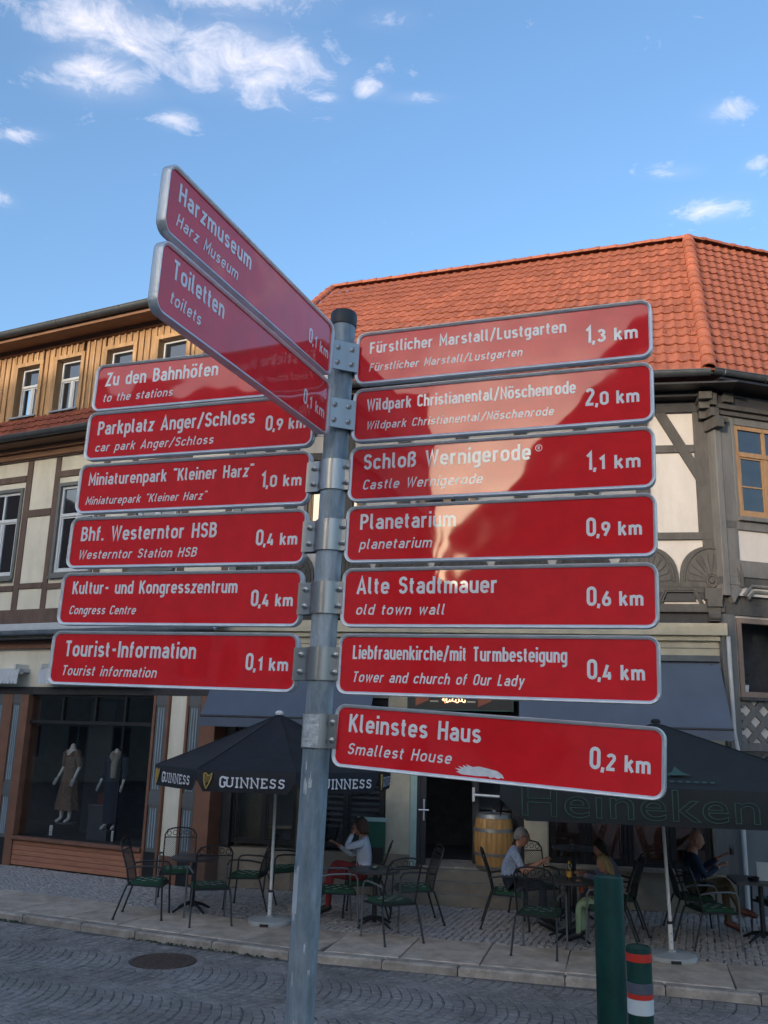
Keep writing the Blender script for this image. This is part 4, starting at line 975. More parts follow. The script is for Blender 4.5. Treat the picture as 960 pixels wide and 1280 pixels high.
for xf in (-.27, .31): MB().box(xf, xf+.13, -.408, -.401, 2.945, 2.968).build('light_dash', M_sand, sb)
# upper storey
wl = MB(); wall_holes(wl, BX0, BX1, 4.25, 8.0, [(-2.55, -1.5, 5.85, 7.0), (-.6, .45, 5.85, 7.0)], 0.0, .25); wl.build('wall', M_white, HB)
posts = [-3.80+.993*k for k in range(9)]
for i, x in enumerate(posts):
    wdt = .15 if i == 8 else .11
    post(HB, x-wdt, x+wdt, 5.72, 7.76, -.045, M_grey)
    post(HB, x-.10, x+.10, 5.49, 5.60, -.05, M_grey)
rail(HB, BX0, BX1-.005, 5.60, 5.72, -.05, M_grey); rail(HB, BX0, BX1-.005, 7.76, 8.02, -.06, M_dkgrey)
for i in range(8):
    rail(HB, posts[i]+.112, posts[i+1]-(.152 if i == 7 else .112), 7.07, 7.20, -.040, M_grey)
for x0, x1 in ((-2.55, -1.5), (-.6, .45)): casement(HB, x0+.05, x1-.05, 5.9, 6.95, .0, M_oak, casing=M_lgrey, cw=.06)
for (p, q) in (((3.46, 7.78), (4.14, 6.50)), ((2.35, 6.4), (3.0, 7.76)), ((-2.75, 6.4), (-3.5, 7.76))):
    bb = MB(); bb.bar(p, q, .16, -.052, .02); bb.build('brace', M_grey, HB)
# carved fans under the rail
def fan(x):
    b = MB(); n = 18; pts = [(x+.485, 4.83)]
    for k in range(n+1):
        a = math.pi*k/n; cx_ = .485*math.cos(a); z = 4.83+.66*(math.sin(a)**.62); pts.append((x+cx_, z))
    pts.append((x-.485, 4.83)); b.prismy(pts[1:-1], -.06, .02); f = b.build('carved_fan', M_grey, HB)
    r0, r1 = .09, .37; zc_ = 4.92
    for k in range(11):
        a = R(8+164*k/10); ca, sa = math.cos(a), math.sin(a); w0, w1 = .013, .042
        b = MB(); P = lambda r, w: (x+r*ca-w*sa, zc_+(r*sa+w*ca)*1.28)
        b.prismy([P(r0, -w0), P(r1*.93, -w1), P(r1, -w1*.5), P(r1, w1*.5), P(r1*.93, w1), P(r0, w0)], -.080, -.055); b.build('petal', M_grey, f)
    b = MB(); b.tube([(x+.42*math.cos(R(a)), -.066, zc_+.44*1.22*math.sin(R(a))) for a in range(0, 181, 10)], .018, 6); b.tube([(x+.075*math.cos(R(a)), -.07, zc_+.095*math.sin(R(a))) for a in range(0, 360, 30)], .016, 6, closed=True); b.lathe([(.045, 0), (.03, .03), (.0, .035)], 10, T=Matrix.Translation((x, -.06, zc_)) @ Matrix.Rotation(R(90), 4, 'X')); b.build('rim', M_grey, f, smooth=True)
for x in posts: fan(x)
MB().box(BX0, BX1, -.05, .0, 4.74, 4.828).build('timber', M_grey, HB)
for i in range(8):
    x0, x1 = posts[i]+.16, posts[i+1]-.16; z0, z1 = 4.56, 4.79
    b = MB()
    for k, (d_, y_) in enumerate(((0, -.085), (.035, -.105))):
        b.tube([(x0+d_, y_+.03, z0), (x0+.11+d_*.6, y_+.03, z1-d_), (x1-.11-d_*.6, y_+.03, z1-d_), (x1-d_, y_+.03, z0)], .020-.004*k, 6)
    b.build('moulded_arch', M_grey, HB)
    MB().prismy([(x0+.09, 4.60), (x1-.09, 4.60), (x1-.16, 4.72), (x0+.16, 4.72)], -.045, -.0).build('recess_panel', M_black, HB)
rail(HB, BX0, BX1, 4.64, 4.738, -.035, M_dkgrey); rail(HB, BX0, BX1, 4.42, 4.55, -.12, M_grey); rail(HB, BX0, BX1, 4.255, 4.415, -.03, M_dkgrey)
for x in posts:
    b = MB(); b.box(x-.13, x+.13, -.16, .0, 4.62, 4.80); b.box(x-.11, x+.11, -.20, -.0, 4.50, 4.62); b.box(x-.09, x+.09, -.15, 0, 4.28, 4.50); b.tube([(x-.085, -.15, 4.34), (x+.085, -.15, 4.34)], .04, 8); b.build('console', M_grey, HB)
# eave
b = MB(); b.box(BX0, BX1+.3, -.66, .0, 8.03, 8.06); b.box(BX0, BX1, -.30, -.0, 7.95, 8.03); b.build('soffit', M_black, HB)
for x in posts:
    b = MB(); b.box(x-.10, x+.10, -.42, -.06, 7.86, 7.98); b.box(x-.085, x+.085, -.30, -.06, 7.74, 7.86); b.box(x-.07, x+.07, -.18, -.05, 7.60, 7.74); b.build('eave_console', M_grey, HB)
EC = Vector((4.17, -.70, 8.20)); RR = Vector((4.65, 3.0, 12.62)); RL = Vector((-3.28, 4.4, 12.66)); EL = Vector((-4.25, -.70, 8.10))
ER = toB((7.5, -.7, 8.20)); RQ = RR + (toB((9, 0, 0))-toB((0, 0, 0)))
gutter(HB, EL.x, EC.x, -.77, 8.19, .08)
gd = toB((0, 0, 0)); g2 = EC; n_ = (ER-EC).normalized()
TG = Matrix.Translation(EC+Vector((0, 0, .01))) @ Matrix.Rotation(math.atan2(n_.y, n_.x), 4, 'Z')
gutter(HB, 0.0, 8.0, -.07, .0, .08, T=TG)
b = MB()
for (q0, q1, q2, q3) in ((EL, EC, RR, RL), (EC, ER, RQ, RR)):
    vs = [tuple(q0.lerp(q1, i/16).lerp(q3.lerp(q2, i/16), j/16)-Vector((0, 0, .045))) for i in range(17) for j in range(17)]
    b.add(vs, [(i*17+j, (i+1)*17+j, (i+1)*17+j+1, i*17+j+1) for i in range(16) for j in range(16)])
b.add([tuple(v-Vector((0, 0, .05))) for v in (EL, RL, Vector((-4.25, 9, 8.2)), Vector((9, 9, 8.2)), RR, RQ)], [(0, 1, 2), (1, 4, 3, 2), (4, 5, 3)])
b.build('roof_deck', M_tile2, HB)
def vis(p, i, j, nr, nc):
    w = MBw @ p; v = w-Vector((0, 0, 2.45)); z = v.dot(fw); px = 480+1130*v.dot(rt)/z; py = 640-1130*v.dot(upv)/z
    if px > 985 or px < 400 or (px < 812 and py > 418-.118*(px-447)+6): return None
    return (w-Vector((0, 0, 2.45))).length
tiled_quad(HB, EL, EC, RL, RR, .2, .345, M_tile, big=vis, seed=3)
# the bay side: fewer single tiles are free on the same house, so its tiles are one part
tiled_quad(HB, EC, ER, RR, RQ, .2, .345, M_tile, big=lambda *a: None, seed=5)
hu = ((RR-RL).cross(Vector((0, 0, 1))).normalized()*0+Vector((0, 0, 1)))
caps(HB, EC+Vector((0, -.02, .06)), RR+Vector((0, 0, .10)), M_tile, 'hip_tile', .33, .12, Vector((.2, -1, 1)).normalized())
caps(HB, RR+Vector((0, 0, .09)), RL+Vector((0, 0, .09)), M_tile, 'ridge_tile', .36, .10)
caps(HB, RR+Vector((0, 0, .09)), RQ+Vector((0, 0, .09)), M_tile, 'ridge_tile', .36, .10)
caps(HB, EL+Vector((0, 0, .06)), RL+Vector((0, 0, .09)), M_tile, 'hip_tile', .36, .10)
b = MB()
P_ = lambda s_, t: EL.lerp(EC, s_).lerp(RL.lerp(RR, s_), t)
for s_ in [x*.055+.04 for x in range(18)]:
    p = P_(s_, .235); b.tube([p+Vector((0, 0, .04)), p+Vector((0, -.09, .07)), p+Vector((0, -.09, .19))], .006, 5); b.tube([p+Vector((.0, -.09, .19)), p+Vector((.03, -.09, .07))], .006, 5)
b.build('snow_guards', M_tile2, HB)
# small roof behind the left end
# ---- corner bay (own direction)
def dpart(mb, name, m, par=None, **k): o = mb.build(name, m, par or HB, **k); o.matrix_local = DM if not par else Matrix(); return o
def dpost(x0, x1, z0, z1, y0, m=None, name='timber', y1=.02): bb = MB(); bb.cbox(x0, x1, y0, y1, z0, z1, .008); return dpart(bb, name, m or M_lgrey)
b = MB(); wall_holes(b, -.05, 7.5, 4.70, 8.1, [(.31+2.0*k, 1.45+2.0*k, 6.0, 7.53) for k in range(3)], -.13, .1); dpart(b, 'bay_wall', M_white)
dpost(-.10, .02, 4.68, 7.66, -.19); dpost(.025, .24, 4.96, 7.66, -.17)
for k in range(3):
    x = .31+2.0*k
    w = casement(HB, x, x+1.14, 6.0, 7.53, -.15, M_oak, fw=.065, tr=.68, bars=(6.50,), T=DM, sill=False)
    dpost(x-.065, x-.004, 5.83, 7.66, -.165); dpost(x+1.144, x+1.86, 5.83, 7.66, -.165)
    rail(HB, x-.003, x+1.143, 7.535, 7.66, -.165, M_lgrey, T=DM)
    rail(HB, x-.06, x+1.2, 5.905, 5.975, -.24, M_lgrey, 'sill', T=DM)
rail(HB, .03, 7.5, 5.76, 5.90, -.17, M_lgrey, T=DM); rail(HB, .03, 7.5, 4.99, 5.26, -.175, M_lgrey, T=DM); dpost(1.25, 1.5, 5.27, 5.755, -.16)
rail(HB, -.1, 7.5, 7.665, 7.74, -.22, M_grey, T=DM); rail(HB, -.1, 7.5, 7.745, 7.82, -.28, M_grey, T=DM); rail(HB, -.05, 7.5, 7.825, 8.0, -.24, M_dkgrey, T=DM)
b = MB(); b.box(-.30, 7.6, -.66, 0, 8.065, 8.10); dpart(b, 'soffit', M_black)
b = MB(); b.box(-.22, -.10, -.30, .0, 7.78, 7.98); b.box(-.20, -.06, -.28, .0, 7.60, 7.74); b.box(-.16, -.02, -.34, .0, 7.40, 7.58, ); b.box(.03, .22, -.30, -.1, 7.86, 8.02); b.box(-.02, .12, -.26, -.1, 7.52, 7.60); dpart(b, 'eave_console', M_grey)
# moulded jetty between the storeys
b = MB(); b.box(.25, 7.5, -.15, .05, 4.84, 4.985); dpart(b, 'jetty_beam', M_grey)
b = MB(); b.tube([(.30, -.13, 4.70), (.44, -.15, 4.86), (7.4, -.15, 4.86)], .03, 8); b.tube([(.38, -.12, 4.66), (.50, -.12, 4.77), (7.4, -.12, 4.77)], .035, 8); b.prismy([(-.08, 4.86), (.10, 4.58), (.28, 4.86)], -.16, -.02); b.prismy([(-.10, 4.99), (-.10, 4.86), (.30, 4.86), (.24, 4.99)], -.172, 0); dpart(b, 'jetty_moulding', M_lgrey, smooth=True)
MB_ = MB(); MB_.box(-.05, 7.5, -.06, .05, 4.40, 4.70); dpart(MB_, 'timber', M_grey)
# lower bay
b = MB(); wall_holes(b, -.05, 7.5, 2.42, 4.40, [(.26+2.0*k, 1.35+2.0*k, 3.22, 4.32) for k in range(3)], -.02, .2); dpart(b, 'bay_wall', M_white)
b = MB(); b.box(-.05, 7.5, -.03, .2, 0, 2.20); dpart(b, 'bay_base_wall', M_pilas)
dpost(-.10, .165, 2.40, 4.40, -.06, M_lgrey)
for k in range(3):
    x = .20+2.0*k
    w = MB(); ringbox(w, x, x+1.2, 3.14, 4.36, .08, -.05, .05); w = dpart(w, 'window', M_bayf)
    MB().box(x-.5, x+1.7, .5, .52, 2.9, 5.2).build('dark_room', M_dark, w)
    MB().box(x-.04, x+1.24, -.12, .03, 3.085, 3.135).build('sill', M_grey, w)
    dpost(x+1.21, x+1.95, 2.42, 4.40, -.05)
    # lattice of crossing timbers with white diamonds
    x0, x1, z0, z1 = x-.03, x+1.2, 2.46, 3.08
    for kk in range(-2, 5):
        for sg in (1, -1):
            xm = x0+.10+kk*.33; A0 = Vector((xm-.31*sg*1.0, 2.46)); A1 = Vector((xm+.31*sg, 3.08))
            def clip(p, q):
                ts = [0, 1]
                d = q-p
                for lim, s2 in ((x0, 1), (x1, -1)):
                    if abs(d.x) > 1e-6:
                        t = (lim-p.x)/d.x
                        if d.x*s2 > 0: ts[0] = max(ts[0], t)
                        else: ts[1] = min(ts[1], t)
                return (p+d*ts[0], p+d*ts[1]) if ts[1]-ts[0] > .08 else None
            r_ = clip(A0, A1)
            if r_: bb = MB(); bb.bar(r_[0], r_[1], .095, -.050-.004*sg-.0007*kk, -.018); dpart(bb, 'lattice_bar', M_lgrey)
    pot = MB(); pot.lathe([(.05, 3.22), (.065, 3.33)], 12, T=Matrix.Translation((x+.22, .14, 0))); pot = pot.build('flower_pot', M_wpole, w)
    lf = MB()
    for q in range(40):
        a = random.random()*6.28; r = random.uniform(.0, .08); z = 3.34+random.uniform(0, .13); lf.add([(x+.22+r*math.cos(a), .14+r*math.sin(a), z), (x+.22+(r+.03)*math.cos(a+.5), .14+(r+.03)*math.sin(a+.5), z+.02), (x+.22+(r+.04)*math.cos(a), .14+(r+.04)*math.sin(a), z+.035)], [(0, 1, 2)])
    lf.build('leaves', M_plant, w)
rail(HB, -.08, 7.5, 2.34, 2.455, -.10, M_lgrey, T=DM); rail(HB, -.05, 7.5, 2.205, 2.335, -.05, M_grey, T=DM)
b = MB(); b.tube([(.40, -.09, 2.18), (.52, -.10, 2.27), (.9, -.11, 2.30), (7, -.11, 2.30)], .03, 8); dpart(b, 'moulding', M_grey)
# ------------------------------------------------------------------ umbrellas
GL['U'] = G(2.6, [(0, 7), (0, 1.8)]+arc(1.3, 1.8, 1.3, 1.3, 180, 360)+[(2.6, 7)]); GL['E'] = G(2.2, [(2.2, 6.5), (0, 6.5), (0, .5), (2.3, .5)], [(0, 3.6), (1.8, 3.6)])
GL['Ĝ'] = G(3.6, arc(1.9, 4.9, 1.7, 1.7, 25, 180)+arc(1.9, 2.1, 1.7, 1.7, 180, 330)+[(3.4, 3.1)], [(2.4, 3.2), (4.1, 3.2)], [(3.5, 6.9), (3.5, 5.2)])
GL['Û'] = G(3.0, [(0.1, 6.6), (0.1, 1.9)]+arc(1.5, 1.9, 1.4, 1.4, 180, 360)+[(2.9, 6.6)], [(-.6, 6.8), (.9, 6.8)], [(2.2, 6.8), (3.6, 6.8)])
GL['Î'] = G(.6, [(.3, 0), (.3, 7)], [(-.5, 6.8), (1.1, 6.8)], [(-.5, .2), (1.1, .2)])
GL['Ñ'] = G(3.2, [(0, 0), (0, 6.7), (3.1, .3), (3.1, 7)], [(-.7, .2), (.8, .2)], [(2.3, 6.8), (3.8, 6.8)], [(-.8, 6.8), (.3, 6.8)])
GL['Ê'] = G(2.4, [(.2, 0), (.2, 7)], [(-.5, 6.6), (2.5, 6.6), (2.5, 5.4)], [(-.5, .4), (2.6, .4), (2.6, 1.8)], [(.2, 3.6), (1.8, 3.6)])
GL['Ŝ'] = G(2.4, arc(1.2, 5.1, 1.1, 1.4, 15, 180)+arc(1.2, 5.1, 1.1, 1.4, 180, 250, 3)+arc(1.2, 2.1, 1.2, 1.6, 70, -165), [(2.35, 6.6), (2.35, 5.2)], [(0, .4), (0, 1.9)])
def harp(par, x, z, h, y):
    b = MB(); w = h*.62
    P = lambda a, c: (x+a*w, y, z+c*h)
    b.tube([P(0, .92), P(.02, .6), P(.12, .3), P(.32, .0)], [h*.045, h*.04, h*.05, h*.03], 6)
    b.tube([P(0, .92), P(.2, 1.0), P(.42, .86), P(.66, .84), P(.92, 1.0)], [h*.05, h*.045, h*.035, h*.04, h*.03], 6)
    b.tube([P(.32, .0), P(.62, .35), P(.84, .7), P(.92, 1.0)], [h*.035, h*.05, h*.04, h*.03], 6)
    for k in range(7): a = .10+.11*k; b.tube([P(a, .90-.02*k), P(a+.02*k, .50-.38*(1-k/6)*.6+.1*(k/6))], h*.018, 4)
    return b.build('harp_print', M_gold, par)
def umbrella(label, loc, n, Rr, rot, ze, zt, vh, canvas, lean=(0, 0), text=True):
    t = thing('market_umbrella', label, 'umbrella', loc, rot, None)
    c = lambda k: (Rr*math.cos(R(-90+180/n+360*k/n)), Rr*math.sin(R(-90+180/n+360*k/n)))
    lx, ly = lean
    b = MB(); m = 6
    for k in range(n):
        p0, p1 = Vector((*c(k), 0)), Vector((*c(k+1), 0)); vs = []
        for i in range(m+1):
            s_ = i/m
            for j in range(m+1):
                u_ = j/m; e = p0.lerp(p1, u_)*s_
                z = zt+(ze-zt)*s_ - .035*math.sin(math.pi*s_)*(.4+math.sin(math.pi*u_)*.9) - .045*s_*math.sin(math.pi*u_)*0
                vs.append((e.x+lx*(1-s_*.0), e.y+ly, z))
        b.add(vs, [(i*(m+1)+j, (i+1)*(m+1)+j, (i+1)*(m+1)+j+1, i*(m+1)+j+1) for i in range(m) for j in range(m)])
    cn = b.build('canopy', canvas, t, smooth=True, sharp=14)
    b = MB()
    for k in range(n): b.tube([(c(k)[0]*q+lx, c(k)[1]*q+ly, zt+(ze-zt)*q-.035*math.sin(math.pi*q)*.4+.004) for q in (.03, .25, .5, .75, 1.0)], .006, 4)
    b.build('seams', canvas, t)
    for k in range(n):
        p0, p1 = Vector((*c(k-1), 0)), Vector((*c(k), 0)); d = (p1-p0); L = d.length; d.normalize(); nr = Vector((d.y, -d.x, 0))
        b = MB(); mm = 14; vs = []
        for i in range(mm+1):
            s_ = i/mm; e = p0.lerp(p1, s_); rf = .012*math.sin(math.pi*s_)
            # cut lower corners rounded, as sewn flaps
            dz = vh*(1-(.55*max(0, 1-min(s_, 1-s_)*L/.07)**2))
            vs += [(e.x+lx, e.y+ly, ze), (e.x+nr.x*(.006+rf)+lx, e.y+nr.y*(.006+rf)+ly, ze-dz*.5), (e.x+nr.x*.004+lx, e.y+nr.y*.004+ly, ze-dz)]
        b.add(vs, [(3*i+j, 3*i+j+1, 3*i+4+j, 3*i+3+j) for i in range(mm) for j in range(2)])
        v = b.build('valance', canvas, t, smooth=True)
        if text:
            b = MB(); T = Matrix((d, -nr, Vector((0, 0, 1)))).transposed().to_4x4(); T.translation = p0+Vector((lx, ly, ze))
            z0 = -vh*.76; cap = vh*.44; x0 = L*.24
            e = text_strokes(b, 'Ĝ', x0, x0, z0-cap*.06, cap*1.18, y=-.030, fit=False, stroke=1.15); text_strokes(b, 'ÛÎÑÑÊŜŜ', e-.004, L*.90, z0, cap, y=-.030, stroke=1.15, gap=1.9)
            b.v = [tuple(T @ Vector(p)) for p in b.v]; b.build('lettering', M_wprint, v)
            h = harp(v, L*.08, -vh*.86, vh*.72, -.028); h.matrix_local = T
    b = MB()
    for k in range(n): x, y = c(k); b.tube([(lx, ly, zt-.03), (x*.98+lx, y*.98+ly, ze-.015)], .011, 5); b.tube([(lx*.6, ly*.6, zt-.62), (x*.5+lx, y*.5+ly, (zt+ze)/2-.05)], .009, 5)
    b.tube([(lx*.6, ly*.6, zt-.66), (lx*.6, ly*.6, zt-.56)], .035, 8); b.build('ribs', M_chair, t)
    b = MB(); b.tube([(0, 0, .34), (lx, ly, zt)], .020, 12); b.build('pole', M_wpole, t, smooth=True)
    b = MB(); b.tube([(0, 0, .03), (lx*.1, ly*.1, .38)], .028, 12); b.box(-.005, .005, -.031, .0, .18, .19, 1); b.box(-.005, .005, -.031, .0, .27, .28, 1); b.tube([(lx*.1, ly*.1, .375), (lx*.11, ly*.11, .405)], .034, 12, mi=1); b.build('base_tube', [M_wpole, M_black], t, smooth=True)
    b = MB(); b.lathe([(.28, .0), (.285, .025), (.275, .05), (.20, .065), (.05, .075), (.05, .10)], 36); b.build('base_disc', M_base, t, smooth=True)
    b = MB(); b.box(-.05, .06, -.295, -.262, .0, .035); b.build('base_notch', M_black, t)
    b = MB(); b.lathe([(.055, zt-.005), (.06, zt+.02), (.04, zt+.045), (.0, zt+.052)], 16, T=Matrix.Translation((lx, ly, 0))); b.build('finial', M_wpole if text else canvas, t, smooth=True)
    return t
umbrella('black octagonal stout-brand umbrella with gold harps on its flaps, on the left', (-1.35, 12.75, 0), 8, 1.60, R(-8), 1.96, 2.66, .25, M_canvas, lean=(-.01, 0))
u2 = umbrella('large dark green square umbrella with outlined brewery lettering, on the right', (3.48, 11.38, 0), 4, 2.62, R(-9), 1.98, 2.66, .37, M_canvas2, lean=(-.07, 0), text=False)
fc = bpy.data.curves.new('lettering', 'FONT'); fc.body = 'Heineken'; fc.size = .50; fc.fill_mode = 'NONE'; fc.bevel_depth = .0042; fc.bevel_resolution = 1; fc.resolution_u = 4; fc.space_character = 1.03; fc.align_x = 'CENTER'
fo = bpy.data.objects.new('lettering', fc); COL.objects.link(fo)
dg = bpy.context.evaluated_depsgraph_get(); me = bpy.data.meshes.new_from_object(fo.evaluated_get(dg)); bpy.data.objects.remove(fo)
me.materials.clear(); me.materials.append(M_outl)
L2 = 2.62*math.sqrt(2)
for k in range(4):
    o = link('lettering', me, u2); a = R(90*k)
    o.matrix_local = Matrix.Translation((-.07, 0, 0)) @ Matrix.Rotation(a, 4, 'Z') @ Matrix.Translation((-.46, -L2/2-.022, 1.665)) @ Matrix.Rotation(R(90), 4, 'X') @ Matrix.Diagonal((1.22, .88, 1, 1))
b = MB(); sl_ = math.atan2(.68, 1.85)
def oncan(x, d, lift=.012): # point on the front panel: x along, d metres in from the edge
    return (x-.07, -L2/2+d, 1.98+d*.68/1.85 - .02*math.sin(math.pi*min(1, d/1.85)) + lift + .006)
b.add([oncan(.0-.13, .30), oncan(.13, .32), oncan(.05, .40), oncan(.0, .55), oncan(-.05, .40)], [(0, 1, 2, 3, 4)])
for k in range(9): b.add([oncan(-.35+.08*k, .12), oncan(-.31+.08*k, .12), oncan(-.31+.08*k, .16), oncan(-.35+.08*k, .16)], [(0, 1, 2, 3)])
b.build('star_print', M_outl, u2)
# ------------------------------------------------------------------ bollards
def bollard(label, loc, top, r, bands, group='dark green bollards at lower right'):
    t = thing('bollard', label, 'bollard', loc, 0, group)
    H_ = top-loc[2]
    b = MB(); b.lathe([(r*1.02, -.1), (r, .1), (r, H_-.012), (r*.94, H_-.002), (r*.80, H_), (r*.78, H_-.006), (0.001, H_-.006)], 40); b.build('post', M_green, t, smooth=True, sharp=30)
    for (z0, z1, m, nm) in bands:
        b = MB(); b.lathe([(r+.0035, z0), (r+.0035, z1), (r-.002, z1+.001)], 40, cap=False); b.build(nm, m, t, smooth=True, sharp=30)
    return t
bollard('tall plain dark green bollard in front of the blond child', (1.357, 5.58, RZ), 1.68, .0835, [])
bt = bollard('shorter dark green bollard with red and white reflective bands', (1.80, 6.62, RZ), 1.10, .0835, [(1.095, 1.145, M_rband, 'red_band'), (.90, .965, M_gband, 'grey_band'), (.868, .898, M_rband, 'red_band'), (.775, .866, M_wband, 'white_band')])
# ------------------------------------------------------------------ barrel
bw = MBw @ Vector((.70, .10, .45))
t = thing('wine_barrel', 'oak wine barrel with metal hoops standing on the step by the cafe door', 'barrel', (bw.x, bw.y, .465), .2)
ns_ = 22; prof = [(0, .262), (.10, .285), (.25, .308), (.40, .315), (.55, .308), (.70, .285), (.80, .262)]
for k in range(ns_):
    a0 = 2*math.pi*(k+.03)/ns_; a1 = 2*math.pi*(k+.97)/ns_; b = MB(); vs = []
    for z, r in prof: vs += [(r*math.cos(a0), r*math.sin(a0), z), ((r+.003)*math.cos((a0+a1)/2), (r+.003)*math.sin((a0+a1)/2), z), (r*math.cos(a1), r*math.sin(a1), z)]
    n = len(prof); b.add(vs, [(3*i+j, 3*i+1+j, 3*i+4+j, 3*i+3+j) for i in range(n-1) for j in (0, 1)]); b.build('stave', M_barrel, t)
MB().lathe([(.255, .74), (.255, .755), (.0, .757)], 30).build('barrel_head', M_barrel, t)
MB().lathe([(.24, .0), (.24, .03), (.0, .03)], 30, cap=False).build('barrel_base', M_barrel, t)
for z0, z1 in ((.005, .055), (.20, .245), (.545, .60), (.745, .805)):
    rr = lambda z: .262+.053*(1-((z-.40)/.40)**2)+.0055
    MB().lathe([(rr(z0)-.003, z0), (rr(z0), z0+.002), (rr((z0+z1)/2), (z0+z1)/2), (rr(z1), z1-.002), (rr(z1)-.004, z1)], 40, cap=False).build('hoop', M_hoop, t, smooth=True)
tp = thing('ashtray', 'small glass ashtray on top of the wine barrel', 'ashtray', (bw.x, bw.y, .465+.806)); MB().lathe([(.27, -.004), (.27, .006), (.0, .008)], 30).build('metal_lid', M_steel, t).location = (0, 0, .806)
MB().lathe([(.05, .009), (.06, .045), (.05, .045), (.04, .018), (.001, .018)], 16).build('bowl', M_clear, tp)
# ------------------------------------------------------------------ chairs
def make_chair(cush=True, frame=None, pad=None):
    fm = frame or M_chair
    t = thing('garden_chair', 'x', 'chair')
    for s in (-1, 1):
        x = s*.265
        # front leg runs up and bends into the armrest, down into the back post
        b = MB(); b.tube([(x, -.27, .0), (x, -.25, .30), (x, -.24, .60), (x, -.21, .645), (x, -.12, .66), (x, .10, .655), (x*.93, .235, .63)], .0125, 8); b.tube([(x, -.27, 0), (x, -.2695, .015)], .017, 8); b.build('leg', M_silver if frame is None else fm, t, smooth=True)
        b = MB(); b.tube([(x*1.0, .36, .0), (x*.95, .26, .30), (x*.90, .215, .42)], .0125, 8); b.tube([(x, .36, 0), (x, .355, .015)], .017, 8); b.build('leg', fm, t, smooth=True)
    b = MB(); w = .225
    b.tube([(-w, .20, .42), (-w*1.02, .24, .62), (-w*1.02, .33, .88), (-w*.85, .355, .945), (-w*.45, .365, .97), (0, .368, .978), (w*.45, .365, .97), (w*.85, .355, .945), (w*1.02, .33, .88), (w*1.02, .24, .62), (w, .20, .42)], .0115, 8)
    b.tube([(-w*1.0, .315, .845), (w*1.0, .315, .845)], .008, 6)
    b.build('back_frame', fm, t, smooth=True)
    b = MB()
    for k in range(5):
        cx_ = -.17+.085*k; zc_ = .900-.0 + .012*math.cos(k-2)
        b.tube([(cx_+.030*math.cos(R(a)), .342+.0, zc_+.034*math.sin(R(a))) for a in range(0, 360, 45)], .005, 4, closed=True)
    b.build('scroll_ornament', fm, t)
    b = MB()
    def wire(p, q, r=.0021): b.tube([p, q], r, 3, cap=False)
    # expanded mesh: crossing wires in the back and the seat
    bk = lambda u_, v: (-w+2*w*u_, .203+.112*v, .44+.405*v)
    for k in range(-14, 15):
        for sg in (1, -1):
            a0, a1 = (k/14, 0), (k/14+1.0*1, 1)
            if sg < 0: a0, a1 = (1-k/14, 0), (1-k/14-1.0, 1)
            # clip u to 0..1
            u0, u1 = a0[0], a1[0]; du = u1-u0; t0 = max(0, min(1, ((0 if du > 0 else 1)-u0)/du)); t1 = max(0, min(1, ((1 if du > 0 else 0)-u0)/du))
            t0, t1 = min(t0, t1), max(t0, t1)
            if t1-t0 < .03: continue
            wire(bk(u0+du*t0, t0), bk(u0+du*t1, t1))
    b.build('back_mesh', fm, t)
    b = MB(); b.tube([(-.245, -.25, .405), (.245, -.25, .405), (.235, .21, .425), (-.235, .21, .425)], .011, 6, closed=True)
    for k in range(16): x = -.23+.46*k/15; b.tube([(x, -.25, .405), (x, .21, .425)], .0022, 3, cap=False)
    for k in range(15): y = -.24+.44*k/14; b.tube([(-.24, y, .406), (.24, y, .406)], .0022, 3, cap=False)
    b.build('seat', fm, t)
    if cush:
        b = MB(); b.prism(rrect(-.225, .225, -.235, .19, .05, 4), .418, .462); vv = b.v; n = len(vv)//2
        b.v = [(x*(.96 if i >= n else 1), y*(.96 if i >= n else 1), z) for i, (x, y, z) in enumerate(vv)]
        c = b.build('cushion', pad or M_cush, t)
        b = MB()
        for i in range(4):
            for j in range(4):
                if (i+j) % 2 == 0: b.box(-.16+.085*i, -.16+.085*i+.06, -.16+.08*j, -.16+.08*j+.055, .4625, .4635)
        b.build('cushion_pattern', M_cushp, c)
    return t
CH = make_chair(); CH2 = make_chair(frame=M_chair)
index_kids(None)
grp = 'garden chairs on the cafe terrace'
CH['used'] = False
def chair(x, y, face, label, proto=None, z=.004):
    """face: compass-like angle of the way the sitter looks, degrees counter-clockwise from +x"""
    pr = proto or CH; rz = R(face+90)
    if not pr.get('used_', 0): pr['used_'] = 1; pr.location = (x, y, z); pr.rotation_euler = (0, 0, rz); pr['label'] = label; pr['group'] = grp; return pr
    return dup(pr, (x, y, z), rz, label, grp)
chair(-3.02, 12.93, 2, 'leftmost empty garden chair, side on with green cushion', CH2)
chair(-2.86, 14.05, -80, 'garden chair facing the street in front of the cream house panel')
chair(-2.16, 12.72, 108, 'garden chair with its back to the street at the left table')
chair(-1.78, 13.75, 172, 'garden chair at the right side of the left table, facing left', CH2)
chair(-1.32, 14.45, 200, 'garden chair behind the white umbrella pole against the cafe window', CH2)
chair(-.50, 12.72, 12, 'empty garden chair with green cushion just right of the signpost')
chair(-.12, 13.42, 176, 'garden chair under the woman in red trousers', CH2)
chair(.22, 11.98, 118, 'garden chair with its back to the street at the middle table')
chair(.55, 13.05, 190, 'garden chair in front of the cafe door steps, facing left', CH2)
chair(1.80, 12.92, -8, 'garden chair under the grey-haired man in the blue shirt', CH2)
chair(1.98, 11.52, 68, 'nearest garden chair, its back to the street, left of the green bollards')
chair(2.28, 13.62, -78, 'garden chair behind the grey-haired man, facing the street', CH2)
chair(3.22, 12.78, 172, 'garden chair under the dark-haired person', CH2)
chair(2.92, 12.05, 165, 'garden chair under the blond child behind the tall bollard')
chair(4.20, 12.10, 8, 'empty garden chair with green cushion in front of the man in the navy jacket')
